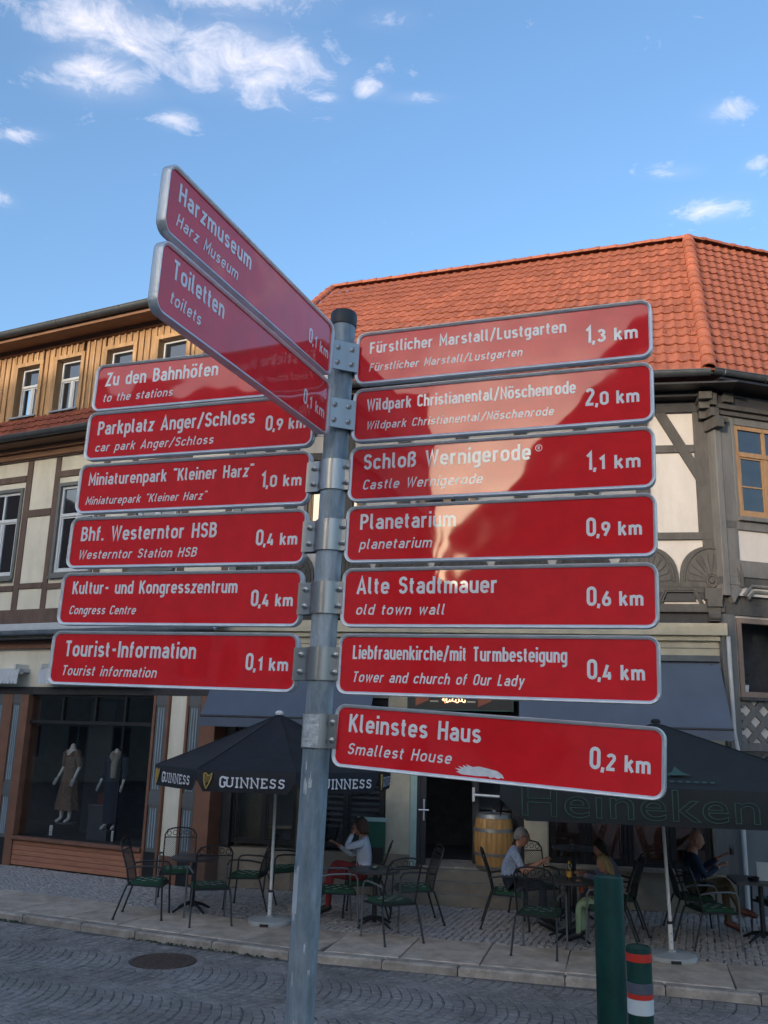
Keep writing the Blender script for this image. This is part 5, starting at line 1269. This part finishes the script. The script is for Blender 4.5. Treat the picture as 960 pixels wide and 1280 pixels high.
chair(4.28, 12.95, -8, 'garden chair under the man in the navy jacket', CH2)
chair(5.35, 12.75, 185, 'garden chair at the right edge of the picture', CH2)
# ------------------------------------------------------------------ tables
def table(label, x, y, h, r, square=False, rot=0):
    t = thing('cafe_table', label, 'table', (x, y, .003), rot, 'cafe terrace tables')
    b = MB()
    if square: b.prism(rrect(-r, r, -r, r, .04, 3), h-.03, h)
    else: b.lathe([(r*.97, h-.035), (r, h-.02), (r, h-.006), (r*.97, h), (0.001, h)], 32)
    b.build('table_top', M_table, t)
    b = MB(); b.tube([(0, 0, .05), (0, 0, h-.03)], .032, 10); b.build('column', M_chair, t, smooth=True)
    for k in range(4):
        a = R(45+90*k); b = MB(); b.tube([(.02*math.cos(a), .02*math.sin(a), .11), (.17*math.cos(a), .17*math.sin(a), .07), (.30*math.cos(a), .30*math.sin(a), .012)], [.024, .02, .014], 6); b.build('foot', M_chair, t, smooth=True)
    return t
table('round table among the leftmost chairs', -2.50, 13.40, .70, .33)
table('round table left of the cafe door, in front of the woman', .02, 12.72, .70, .33)
table('round table with beer bottle beside the grey-haired man', 2.46, 12.20, .71, .32)
table('high round table in front of the cafe window', 2.86, 13.75, .93, .31)
table('square table at the right edge with menu card', 4.98, 12.42, .74, .36, True, R(-12))
def small(name, label, cat, loc, parts, group=None):
    t = thing(name, label, cat, loc, 0, group)
    for (nm, pr, m) in parts: MB().lathe(pr, 16).build(nm, m, t, smooth=True)
    return t
small('beer_bottle', 'brown beer bottle with yellow label on the table by the grey-haired man', 'bottle', (2.46, 12.12, .716), [('bottle', [(.031, 0), (.033, .01), (.033, .14), (.025, .17), (.013, .20), (.012, .245), (.014, .25)], M_beer), ('paper_label', [(.0335, .04), (.0335, .11)], M_yel), ('neck_label', [(.0165, .195), (.0135, .225)], M_yel)])
for i, (dx, dy, lb) in enumerate(((-.16, .03, 'left of the beer bottle'), (.17, .02, 'right of the beer bottle'))):
    small('drinking_glass', 'small drinking glass just %s' % lb, 'glass', (2.46+dx, 12.2+dy, .716), [('tumbler', [(.026, 0), (.034, .10), (.031, .10), (.024, .008), (.001, .008)], M_clear)], 'glasses on the tables')
small('drinking_glass', 'small drinking glass on the high round table', 'glass', (2.82, 13.7, .936), [('tumbler', [(.026, 0), (.034, .10), (.031, .10), (.024, .008), (.001, .008)], M_clear)], 'glasses on the tables')
small('ashtray', 'round ashtray on the table left of the cafe door', 'ashtray', (.0, 12.66, .706), [('bowl', [(.06, 0), (.07, .035), (.06, .035), (.05, .012), (.001, .012)], M_clear)])
small('ashtray', 'dark ashtray on the square table at the right edge', 'ashtray', (4.86, 12.33, .746), [('bowl', [(.06, 0), (.075, .04), (.065, .04), (.05, .012), (.001, .012)], M_black)])
t = thing('menu_card', 'white menu card standing on the square table at the right edge', 'menu card', (5.02, 12.33, .745), R(-20))
MB().prismy([(-.10, 0), (.10, 0), (.10, .22), (-.10, .22)], -.02, -.017).build('card_sheet', M_paper, t).rotation_euler = (R(-10), 0, 0); MB().box(-.10, .10, -.025, .03, -.0, .004).build('card_foot', M_paper, t)
gb = MBw @ Vector((-1.19, -.16, 0))
t = thing('chalkboard_stand', 'green board leaning on the cafe plinth behind the woman', 'board', (gb.x, gb.y, .60), math.atan2(-.165, .986))
MB().box(-.20, .22, -.01, .01, .0, .50).build('board', M_greenp, t); b = MB(); b.box(-.22, .24, -.02, .02, .50, .56); b.build('top_strip', M_mint, t); MB().box(-.18, .20, -.015, -.011, -.10, .12).build('lower_panel', M_black, t)
# ------------------------------------------------------------------ people
def skinned(name, verts, edges, radii, root=0, sub=2):
    me = bpy.data.meshes.new(name); me.from_pydata(verts, edges, []); o = bpy.data.objects.new(name, me); COL.objects.link(o)
    md = o.modifiers.new('skin', 'SKIN'); md.use_smooth_shade = True
    if not me.skin_vertices: raise RuntimeError('no skin layer')
    for i, r in enumerate(radii):
        sv = me.skin_vertices[0].data[i]; sv.radius = (r if isinstance(r, tuple) else (r, r)); sv.use_root = (i == root)
    s = o.modifiers.new('sub', 'SUBSURF'); s.levels = sub; s.render_levels = sub
    d = bpy.context.evaluated_depsgraph_get(); d.update(); out = bpy.data.meshes.new_from_object(o.evaluated_get(d)); bpy.data.objects.remove(o)
    return out
def head_mesh(mb, T, s=1.0, mi=0):
    """head of height about .23 m, looking along +x, centre at the origin, with brow, nose, lips, chin and ears"""
    n, m = 28, 22; vs = []
    for i in range(m+1):
        ph = math.pi*i/m; z = math.cos(ph)
        for k in range(n):
            th = 2*math.pi*k/n; cx_, sy_ = math.cos(th), math.sin(th); r = math.sin(ph)
            x, y, zz = r*cx_*.098, r*sy_*.076, z*.118
            if zz < 0: # jaw narrows towards the chin
                f = 1+zz/.118*.30; y *= f
                if cx_ < 0: x *= 1+zz/.118*.45
                else: x *= 1+zz/.118*.06
            fr = max(0, cx_)**3
            g = lambda c, w: math.exp(-((zz-c)/w)**2)
            x += fr*(.006*g(.030, .012) - .008*g(.012, .012)*(1 if abs(y) > .012 else .2) + (.022*g(-.018, .016)*math.exp(-(y/.011)**2)) + .005*g(-.050, .008)*math.exp(-(y/.022)**2) - .004*g(-.060, .005)*math.exp(-(y/.022)**2) + .008*g(-.090, .016)*math.exp(-(y/.022)**2))
            vs.append((x*s, y*s, zz*s))
    fs = [(i*n+k, (i+1)*n+k, (i+1)*n+(k+1) % n, i*n+(k+1) % n) for i in range(m) for k in range(n)]
    mb.add(vs, fs, mi, T)
    for sg in (-1, 1):
        mb.tube([(.0*s, sg*.074*s, .025*s), (-.016*s, sg*.086*s, .022*s), (-.020*s, sg*.088*s, -.004*s), (-.010*s, sg*.080*s, -.028*s), (.002*s, sg*.073*s, -.026*s)], [.006*s, .009*s, .009*s, .007*s, .005*s], 6, mi=mi, T=T)
def hand_verts(V, E, Rr, wi, wp, d, nrm, curl=.5, s=1.0):
    """adds palm and five bent fingers from wrist index wi at wp along d; nrm = back-of-hand direction"""
    d = Vector(d).normalized(); nrm = Vector(nrm); nrm = (nrm-d*nrm.dot(d)).normalized(); sd_ = d.cross(nrm)
    return d, nrm, sd_
def person(label, loc, face, J, cols, s=1.0, hair=None, glasses=False, headturn=0, headpitch=0, hands=True, shoes=None, hairlong=0, belt=None):
    """J: joints in the person's own frame (x forward, y left, z up, origin on the ground under the hips)"""
    t = thing('person', label, 'person', loc, R(face))
    names = ['pel', 'wai', 'che', 'nec', 'hed', 'sl', 'el', 'wl', 'sr', 'er', 'wr', 'hl', 'kl', 'al', 'tl', 'hr', 'kr', 'ar', 'tr']
    rad = {'pel': (.135, .12), 'wai': (.135, .115), 'che': (.155, .115), 'nec': .052, 'hed': .055, 'sl': .062, 'el': .045, 'wl': .029, 'sr': .062, 'er': .045, 'wr': .029, 'hl': .088, 'kl': .062, 'al': .040, 'tl': .036, 'hr': .088, 'kr': .062, 'ar': .040, 'tr': .036}
    ed = [('pel', 'wai'), ('wai', 'che'), ('che', 'nec'), ('nec', 'hed'), ('che', 'sl'), ('sl', 'el'), ('el', 'wl'), ('che', 'sr'), ('sr', 'er'), ('er', 'wr'), ('pel', 'hl'), ('hl', 'kl'), ('kl', 'al'), ('al', 'tl'), ('pel', 'hr'), ('hr', 'kr'), ('kr', 'ar'), ('ar', 'tr')]
    ed = [e for e in ed if e[0] in J and e[1] in J]; nm = [n for n in names if n in J]; ix = {n: i for i, n in enumerate(nm)}
    me = skinned('body', [Vector(J[n])*s for n in nm], [(ix[a], ix[b]) for a, b in ed], [(tuple(q*s for q in rad[n]) if isinstance(rad[n], tuple) else rad[n]*s) for n in nm], ix['pel'])
    bm = MB(); bm.v = [tuple(v.co) for v in me.vertices]; bm.f = [tuple(p.vertices) for p in me.polygons]
    # dress the faces by the nearest bone
    segs = [(Vector(J[a])*s, Vector(J[b])*s, a, b) for a, b in ed]
    bm.m = []
    for p in me.polygons:
        c = p.center; best = None
        for a, b_, na, nb in segs:
            d = b_-a; q = max(0, min(1, (c-a).dot(d)/d.length_squared)); l = (c-(a+d*q)).length
            if best is None or l < best[0]: best = (l, na, nb, q)
        _, na, nb, q = best
        if nb == 'hed' or (nb == 'nec' and q > .8): m = 0
        elif nb in ('wl', 'wr'): m = 0 if (cols.get('short') or q > .85) else 1
        elif nb in ('el', 'er'): m = (0 if cols.get('short') and q > .75 else 1)
        elif nb in ('sl', 'sr', 'che', 'nec', 'wai'): m = 1 if not (na == 'pel' and q < .12) else 2
        elif nb in ('hl', 'hr', 'kl', 'kr'): m = 2
        elif nb in ('al', 'ar'): m = 0 if (cols.get('shorts') and q > .25) else 2
        else: m = 3
        bm.m.append(m)
    # palms and fingers, part of the same mesh
    if hands:
        for w_, e_ in (('wl', 'el'), ('wr', 'er')):
            if w_ not in J: continue
            wp = Vector(J[w_])*s; d = (wp-Vector(J[e_])*s).normalized(); side_ = Vector((0, 1, 0)) if w_ == 'wl' else Vector((0, -1, 0))
            sd_ = d.cross(Vector((0, 0, 1))); sd_ = sd_.normalized() if sd_.length > .1 else side_; nr = sd_.cross(d).normalized()
            if nr.z < 0: nr = -nr
            V = [wp-d*.02*s, wp+d*.03*s, wp+d*.075*s]; E = [(0, 1), (1, 2)]; Q = [(.026*s, .019*s), (.036*s, .016*s), (.036*s, .014*s)]
            hm = skinned('hand', V, E, Q, 0, 1); o = len(bm.v); bm.v += [tuple(v.co) for v in hm.vertices]; bm.f += [tuple(i+o for i in p.vertices) for p in hm.polygons]; bm.m += [0]*len(hm.polygons)
            for k, fl in enumerate((.068, .078, .073, .058)):
                b0 = wp+d*.078*s+sd_*(k-1.5)*.019*s; f1 = b0+d*fl*.42*s-nr*.004*s; f2 = f1+(d*.62-nr*.5)*fl*.33*s; f3 = f2+(d*.25-nr*.8)*fl*.27*s
                bm.tube([b0, f1, f2, f3], [.0095*s, .009*s, .0083*s, .0065*s], 7, mi=0)
            sg = 1 if w_ == 'wl' else -1
            th = wp+d*.030*s+sd_*(-.030*sg)*s; bm.tube([th, th+(d*.7-sd_*.55*sg-nr*.2)*.035*s, th+(d*1.35-sd_*.7*sg-nr*.5)*.045*s], [.012*s, .0105*s, .008*s], 7, mi=0)
    hc = Vector(J['hed'])*s; HT = Matrix.Translation(hc+Vector((.015, 0, .045))*s) @ Matrix.Rotation(R(headturn), 4, 'Z') @ Matrix.Rotation(R(headpitch), 4, 'Y')
    head_mesh(bm, HT, s, 0)
    body = bm.build('body', [M_skin, cols['top'], cols['leg'], cols.get('sock', cols['leg'])], t, smooth=True, sharp=80)
    # eyes
    e = MB()
    for sg in (-1, 1): e.lathe([(.0001, -.004), (.007, -.003), (.009, 0), (.007, .003), (.0001, .004)], 10, T=HT @ Matrix.Translation((.083*s, sg*.030*s, .012*s)) @ Matrix.Scale(s, 4))
    e.build('eyes', M_black, t)
    # shoes
    for a_, t_ in (('al', 'tl'), ('ar', 'tr')):
        if t_ not in J: continue
        A0 = Vector(J[a_])*s; T0 = Vector(J[t_])*s; d = (T0-A0).normalized(); b = MB(); b.tube([A0-d*.055*s-Vector((0, 0, .02))*s, A0-Vector((0, 0, .012))*s, A0.lerp(T0, .5), T0, T0+d*.045*s], [.030*s, .046*s, .046*s, .042*s, .022*s], 10); b.build('shoe', shoes or M_shoeb, t, smooth=True)
    if hair:
        b = MB(); n, m = 22, 12; vs = []
        for i in range(m+1):
            ph = (math.pi*(.60 if hairlong else .53))*i/m; 
            for k in range(n):
                th = 2*math.pi*k/n; cf = math.cos(th); lim = 1.0 if cf < .35 else max(.42, 1-.75*(cf-.35))
                p_ = ph*lim*(1.12 if cf < -.2 else 1); rr = (1.10 if hairlong else 1.035)+(.03 if hairlong else .012)*math.sin(7*th+3*i)+random.uniform(-.012, .012)
                vs.append((math.sin(p_)*cf*.100*rr*s-.004*s, math.sin(p_)*math.sin(th)*.080*rr*s, math.cos(p_)*.120*rr*s))
        b.add(vs, [(i*n+k, (i+1)*n+k, (i+1)*n+(k+1) % n, i*n+(k+1) % n) for i in range(m) for k in range(n)], 0, HT)
        if hairlong:
            for k in range(34):
                th = R(95+170*k/33+random.uniform(-4, 4)); x, y = .094*math.cos(th), .080*math.sin(th); L = hairlong*random.uniform(.8, 1.08)
                b.tube([(x*s, y*s, .05*s), (x*1.15*s, y*1.15*s, -.03*s), ((x*1.15-.012)*s, y*1.22*s, (-.03-L*.5)*s), ((x*1.05-.018)*s, y*1.15*s, (-.03-L)*s)], [.016*s, .020*s, .018*s, .006*s], 5, T=HT)
        b.build('hair', hair, t, smooth=True, sharp=80)
    if glasses:
        b = MB()
        for sg in (-1, 1): b.tube([((.100-.004*abs(math.cos(R(a)))*0)*s, (sg*.031+.020*math.cos(R(a)))*s, (.012+.016*math.sin(R(a)))*s) for a in range(0, 360, 36)], .0028*s, 5, closed=True, T=HT); b.tube([(.098*s, sg*.052*s, .016*s), (.02*s, sg*.080*s, .018*s)], .0028*s, 5, T=HT)
        b.tube([(.102*s, -.011*s, .016*s), (.102*s, .011*s, .016*s)], .003*s, 5, T=HT); b.build('glasses', M_black, t)
    return t
SIT = {'pel': (0, 0, .53), 'wai': (.0, 0, .68), 'che': (.03, 0, .86), 'nec': (.06, 0, 1.01), 'hed': (.09, 0, 1.09),
       'sl': (.04, .175, .94), 'el': (.12, .23, .70), 'wl': (.34, .17, .70), 'sr': (.04, -.175, .94), 'er': (.12, -.23, .70), 'wr': (.34, -.17, .70),
       'hl': (.02, .095, .52), 'kl': (.44, .13, .535), 'al': (.46, .13, .12), 'tl': (.60, .14, .045), 'hr': (.02, -.095, .52), 'kr': (.44, -.13, .535), 'ar': (.42, -.13, .12), 'tr': (.56, -.14, .045)}
def pose(**k): d = dict(SIT); d.update(k); return d
# grey-haired man, hand raised to his chin height
person('grey-haired man in glasses and pale blue shirt sitting right of the barrel, one hand raised', (1.80, 12.90, 0), -8,
       pose(che=(.07, 0, .85), nec=(.12, 0, .99), hed=(.16, 0, 1.06), sl=(.08, .175, .93), sr=(.08, -.175, .93), er=(.20, -.24, .70), wr=(.42, -.16, .83), el=(.16, .22, .69), wl=(.38, .14, .76)),
       dict(top=M_shirt, leg=M_jeans, short=True), 1.03, M_hairg, glasses=True, headpitch=4)
person('woman in white blouse and red trousers sitting left of the cafe door, drinking', (-.14, 13.40, 0), 176,
       pose(che=(-.02, 0, .87), nec=(.02, 0, 1.02), hed=(.05, 0, 1.09), sl=(-.01, .175, .95), sr=(-.01, -.175, .95), el=(.24, .20, .88), wl=(.16, .08, 1.06), er=(.18, -.16, .74), wr=(.38, -.10, .88), kr=(.40, -.02, .66), ar=(.52, .12, .32), tr=(.66, .15, .26)),
       dict(top=M_wshirt, leg=M_rtrous), 1.02, M_hairr, headpitch=-8, hairlong=.05)
person('dark-haired person in lilac grey shirt sitting near the cafe window, facing left', (3.20, 12.78, 0), 172,
       pose(che=(.08, 0, .84), nec=(.14, 0, .97), hed=(.19, 0, 1.03), sl=(.08, .175, .92), sr=(.08, -.175, .92), el=(.24, .23, .70), wl=(.42, .10, .74), er=(.24, -.23, .70), wr=(.44, -.10, .74), al=(.50, .16, .12), tl=(.62, .20, .045)),
       dict(top=M_lilac, leg=M_gtrous), .95, M_hairb, headturn=40, headpitch=14, hairlong=.10)
person('blond child in pale green trousers sitting behind the tall bollard', (2.96, 12.05, 0), 160,
       pose(che=(.02, 0, .82), nec=(.04, 0, .96), hed=(.08, 0, 1.03), sl=(.02, .15, .90), sr=(.02, -.15, .90), el=(.16, .20, .70), wl=(.36, .12, .80), er=(.16, -.20, .70), wr=(.38, -.12, .78)),
       dict(top=M_dress, leg=M_lime), .86, M_hairbl, headturn=25, headpitch=10, hairlong=.20)
person('man in navy jacket sitting cross-legged at the right, holding a drink', (4.26, 12.93, 0), -10,
       pose(che=(.00, 0, .86), nec=(.03, 0, 1.01), hed=(.07, 0, 1.08), sl=(.02, .185, .94), sr=(.02, -.185, .94), er=(.14, -.26, .72), wr=(.34, -.14, .84), el=(.16, .24, .74), wl=(.40, .14, .92), kr=(.42, -.04, .66), ar=(.60, .02, .30), tr=(.76, .02, .24)),
       dict(top=M_bluew, leg=M_khaki), 1.02, None, headpitch=2, shoes=M_shoe)
# shirt front of the last, seen in the open jacket, belongs to him
o = [x for x in COL.objects if x.name.startswith('person')][-1]
b = MB(); b.add([(.145, -.06, .60), (.145, .06, .60), (.135, .075, .80), (.10, .045, .955), (.10, -.045, .955), (.135, -.075, .80)], [(0, 1, 2, 3, 4, 5)]); b.tube([(.15, 0, .60), (.14, 0, .82), (.105, 0, .95)], .004, 5); b.build('shirt_front', M_blueshirt, o)
small('drinking_glass', 'dark glass of cola raised by the man in the navy jacket', 'glass', (4.80, 12.86, .98), [('tumbler', [(.026, 0), (.034, .13), (.031, .13), (.024, .008), (.001, .008)], M_clear), ('drink', [(.022, .01), (.028, .09), (.001, .09)], M_beer)])
small('paper_cup', 'orange cup held by the blond child left of the tall bollard', 'cup', (2.60, 12.10, .58), [('cup', [(.03, 0), (.042, .11), (.038, .11), (.028, .01), (.001, .01)], M_cup)])
b = MB(); pts = [(2.62, 11.98, .44), (2.95, 11.90, .47), (3.0, 11.92, .36), (2.72, 11.98, .18)]
# ------------------------------------------------------------------ mannequins in the shop window
MAw = Matrix.Translation((-3.89, 15.84, 0)) @ Matrix.Rotation(math.atan2(-.441, .8975), 4, 'Z')
def mannequin(label, u_, d_, zf, kind, s=.93):
    p = MAw @ Vector((u_, d_, 0)); t = thing('mannequin', label, 'mannequin', (p.x, p.y, zf), math.atan2(-.441, .8975)-R(90+(-8 if kind else 8)), 'headless mannequins in the shop window')
    J = dict(pel=(0, 0, .92), wai=(0, 0, 1.08), che=(0, 0, 1.27), nec=(.0, 0, 1.42), hed=(.0, 0, 1.50), sl=(0, .17, 1.33), el=(-.02, .23, 1.06), wl=(.10, .25, .84), sr=(0, -.17, 1.33), er=(-.02, -.23, 1.06), wr=(.10, -.25, .84), hl=(0, .08, .88), kl=(.0, .09, .48), al=(0, .09, .09), tl=(.12, .10, .03), hr=(0, -.08, .88), kr=(.03, -.09, .48), ar=(.05, -.09, .09), tr=(.17, -.10, .03))
    names = list(J); ix = {n: i for i, n in enumerate(names)}
    ed = [('pel', 'wai'), ('wai', 'che'), ('che', 'nec'), ('nec', 'hed'), ('che', 'sl'), ('sl', 'el'), ('el', 'wl'), ('che', 'sr'), ('sr', 'er'), ('er', 'wr'), ('pel', 'hl'), ('hl', 'kl'), ('kl', 'al'), ('al', 'tl'), ('pel', 'hr'), ('hr', 'kr'), ('kr', 'ar'), ('ar', 'tr')]
    rad = dict(pel=.12, wai=.095, che=.115, nec=.05, hed=.045, sl=.05, el=.036, wl=.024, sr=.05, er=.036, wr=.024, hl=.08, kl=.055, al=.035, tl=.03, hr=.08, kr=.055, ar=.035, tr=.03)
    me = skinned('body', [Vector(J[n])*s for n in names], [(ix[a], ix[c]) for a, c in ed], [rad[n]*s for n in names], 0, 1)
    bm = MB(); bm.v = [tuple(v.co) for v in me.vertices]; bm.f = [tuple(p.vertices) for p in me.polygons]; bm.m = [0]*len(bm.f)
    for w_, e_ in (('wl', 'el'), ('wr', 'er')):
        wp = Vector(J[w_])*s; d = (wp-Vector(J[e_])*s).normalized(); sd_ = Vector((1, 0, 0)); sd_ = (sd_-d*sd_.dot(d)).normalized()
        bm.tube([wp, wp+d*.07], [.022, .024], 8)
        for k in range(4): bm.tube([wp+d*.06+sd_*(k-1.5)*.015, wp+d*.105+sd_*(k-1.5)*.016, wp+d*.14+sd_*(k-1.5)*.014+Vector((.0, 0, 0))], [.008, .008, .006], 5)
        bm.tube([wp+d*.02+sd_*.02, wp+d*.06+sd_*.045], [.009, .007], 5)
    bm.build('body', M_manq, t, smooth=True, sharp=80)
    b = MB(); n = 28
    if kind == 0: pr = [(.135, 1.36, 0), (.16, 1.25, 0), (.13, 1.06, 0), (.16, .92, 0), (.19, .70, .02), (.22, .42, .05), (.24, .25, .08)]
    else: pr = [(.12, 1.38, 0), (.17, 1.28, 0), (.15, 1.06, 0), (.18, .86, .01), (.17, .60, .02), (.16, .35, .03), (.15, .12, .03)]
    vs = []
    for r, z, w in pr:
        for k in range(n): a = 2*math.pi*k/n; q = r*(1+w*2*math.sin(7*a+z*3)); vs.append((q*.78*math.cos(a)*s, q*math.sin(a)*s*1.08, (z-(.10*max(0, math.cos(a))**6 if z > 1.3 else 0))*s))
    b.add(vs, [(i*n+k, i*n+(k+1) % n, (i+1)*n+(k+1) % n, (i+1)*n+k) for i in range(len(pr)-1) for k in range(n)])
    for sg in (-1, 1): b.tube([Vector((0, sg*.13, 1.33))*s, Vector((0, sg*.18, 1.30))*s, Vector((-.02, sg*.23, 1.06))*s]+([Vector((.06, sg*.245, .93))*s] if kind else []), [.07*s, .07*s, .06*s]+([.05*s] if kind else []), 10)
    b.build('dress' if not kind else 'coat', M_dress if not kind else M_navyc, t, smooth=True, sharp=80)
    if kind:
        b = MB(); b.tube([Vector((-.02, .08, 1.40))*s, Vector((.07, .07, 1.36))*s, Vector((.12, .05, 1.2))*s, Vector((.14, .06, .95))*s], [.05, .06, .065, .05], 8); b.tube([Vector((-.02, -.08, 1.40))*s, Vector((.08, -.04, 1.36))*s, Vector((.12, .03, 1.28))*s], [.05, .055, .05], 8); b.build('scarf', M_scarf, t, smooth=True, sharp=80)
        MB().box(-.09, .09, -.02, .02, -.0, .005).build('stand', M_hoop, t)
    else: MB().lathe([(.18, -.0), (.18, .008), (.0, .01)], 24).build('stand', M_hoop, t)
    return t
mannequin('headless mannequin in a long brown dress at left in the shop window', -2.07, .42, .72, 0)
mannequin('headless mannequin in dark coat and beige scarf at right in the shop window', -1.10, .50, .66, 1)
p = MAw @ Vector((-1.50, .75, .445)); t = thing('handbag', 'rust red handbag standing in the shop window between the mannequins', 'handbag', (p.x, p.y, 1.05), -.4)
b = MB(); b.prism(rrect(-.14, .14, -.05, .05, .03, 3), .0, .20); b.build('bag', M_shoe, t); MB().tube([(-.08, 0, .20), (-.07, 0, .30), (.07, 0, .30), (.08, 0, .20)], .008, 6).build('handle', M_shoe, t)
p = MAw @ Vector((-1.50, .75, 0)); t = thing('display_plinth', 'dark display plinth in the shop window under the red handbag', 'plinth', (p.x, p.y, .44), -.4); MB().prism(rrect(-.22, .22, -.16, .16, .01, 2), 0, .60).build('plinth_block', M_blind, t); MB().prism(rrect(-.24, .24, -.18, .18, .01, 2), .601, .609).build('plinth_top', M_hoop, t)
for u_, lb in ((-2.14, 'left'), (-.72, 'right')):
    p = MAw @ Vector((u_, .16, 0)); t = thing('price_card', 'small white price card at the %s bottom of the shop window' % lb, 'price card', (p.x, p.y, .532), math.atan2(-.441, .8975), 'price cards in the shop window')
    MB().box(-.035, .035, -.002, .002, 0, .17).build('card_sheet', M_paper, t); b = MB()
    for k in range(5): b.box(-.022, .022, -.0035, -.0022, .03+.026*k, .038+.026*k)
    b.build('print_lines', M_hoop, t)
# ------------------------------------------------------------------ the far side of the square, behind the viewer
sh = Vector((sd.x, sd.y)).normalized(); pe = Vector((-sh.y, sh.x))
def far_house(label, cx_, cy_, w, d, he, hr, rz, roofm, gable=True, m=None):
    t = thing('far_house', label, 'house', (cx_, cy_, RZ), rz, 'houses on the far side of the square')
    b = MB(); wn = []
    x = -w/2+1.0
    while x < w/2-1.6:
        z = 1.0
        while z < he-2.0: wn.append((x, x+1.0, z, z+1.5)); z += 2.9
        x += 2.1
    wall_holes(b, -w/2, w/2, 0, he, wn, -d/2, -d/2+.3); b.box(-w/2, w/2, d/2-.3, d/2, 0, he); b.box(-w/2, -w/2+.3, -d/2+.3, d/2-.3, 0, he); b.box(w/2-.3, w/2, -d/2+.3, d/2-.3, 0, he)
    b.build('wall', m or M_far, t)
    b = MB(); e = .4
    if gable: v = [(-w/2-e, -d/2-e, he-.3), (w/2+e, -d/2-e, he-.3), (w/2+e, d/2+e, he-.3), (-w/2-e, d/2+e, he-.3), (-w/2-e, 0, hr), (w/2+e, 0, hr)]; b.add(v, [(0, 1, 5, 4), (2, 3, 4, 5), (0, 4, 3), (1, 2, 5)])
    else: v = [(-w/2-e, -d/2-e, he-.3), (w/2+e, -d/2-e, he-.3), (w/2+e, d/2+e, he-.3), (-w/2-e, d/2+e, he-.3), (0, -d/2-e, hr), (0, d/2+e, hr)]; b.add(v, [(0, 1, 4), (1, 2, 5, 4), (2, 3, 5), (3, 0, 4, 5)])
    b.build('roof', roofm, t)
    for (a, c, z0, z1) in wn:
        b = MB(); ringbox(b, a, c, z0, z1, .07, -d/2+.1, -d/2+.2); b.box((a+c)/2-.03, (a+c)/2+.03, -d/2+.11, -d/2+.19, z0, z1); wv = b.build('window', M_wframe, t)
        MB().box(a, c, -d/2+.14, -d/2+.15, z0, z1).build('pane', M_pane, wv)
    return t
def place(along, perp): v = sh*along+pe*perp; return v.x, v.y
face_rz = math.atan2(sh.y, sh.x)-R(90)+R(0)
frz = math.atan2(-sh.x, sh.y)  # local -y must look towards the viewer
frz = math.atan2(sh.y, sh.x)-R(90)
X, Y = place(52, -3); far_house('long slate roofed town hall behind the viewer across the square', X, Y, 30, 12, 9, 12.6, frz, M_slate, True)
X, Y = place(50, -26); far_house('tiled house left of the town hall behind the viewer', X, Y, 17, 11, 9, 12.4, frz, M_farroof, True)
X, Y = place(27, 4.1); far_house('gabled house behind the viewer, roof shaped to bound the sign reflections', X, Y, 13, 12, 8.3, 17, frz, M_farroof, False)  # unseen; gable slope set to cut off the glare mirrored in the right-hand signs
X, Y = place(21, -12.6); far_house('low tiled house added behind the viewer at left, darkening sign reflections', X, Y, 16, 7, 11.5, 13.3, frz, M_farroof, True)  # unseen, added close and low to darken left-hand sign reflections and shade left walls
X, Y = place(54, 38); far_house('grey roofed house behind the viewer', X, Y, 30, 11, 9, 14, frz-.3, M_slate, True)
ft = thing('added_fountain', 'dark fountain spire added behind the viewer for a dark band in sign reflections', 'fountain', (-8.2, -7.5, RZ), 0)  # unseen, added to mirror a dark diagonal in the signs without shading the roof
MB().lathe([(2.2, 0), (2.3, .5), (2.1, .55), (2.0, .4), (0.0, .38)], 24).build('basin', M_kerb, ft)
b = MB(); b.lathe([(.5, .4), (.45, 2.4), (.9, 2.7), (.95, 2.85), (.40, 3.0), (.36, 4.6), (.62, 4.8), (.60, 5.0), (.42, 5.3), (.30, 6.4), (.14, 7.4), (.04, 8.3)], 8)
for k in range(4):
    a = R(45+90*k); b.tube([(.5*math.cos(a), .5*math.sin(a), 4.9), (.5*math.cos(a), .5*math.sin(a), 5.6), (.5*math.cos(a), .5*math.sin(a), 6.1)], [.09, .07, .01], 6)
b.build('column', M_green, ft)
far_house('long house added outside the picture to darken the shop window reflections', -36, 4, 30, 10, 9, 14, R(90), M_farroof, True)  # unseen, added so the shop glass mirrors a house instead of bright sky
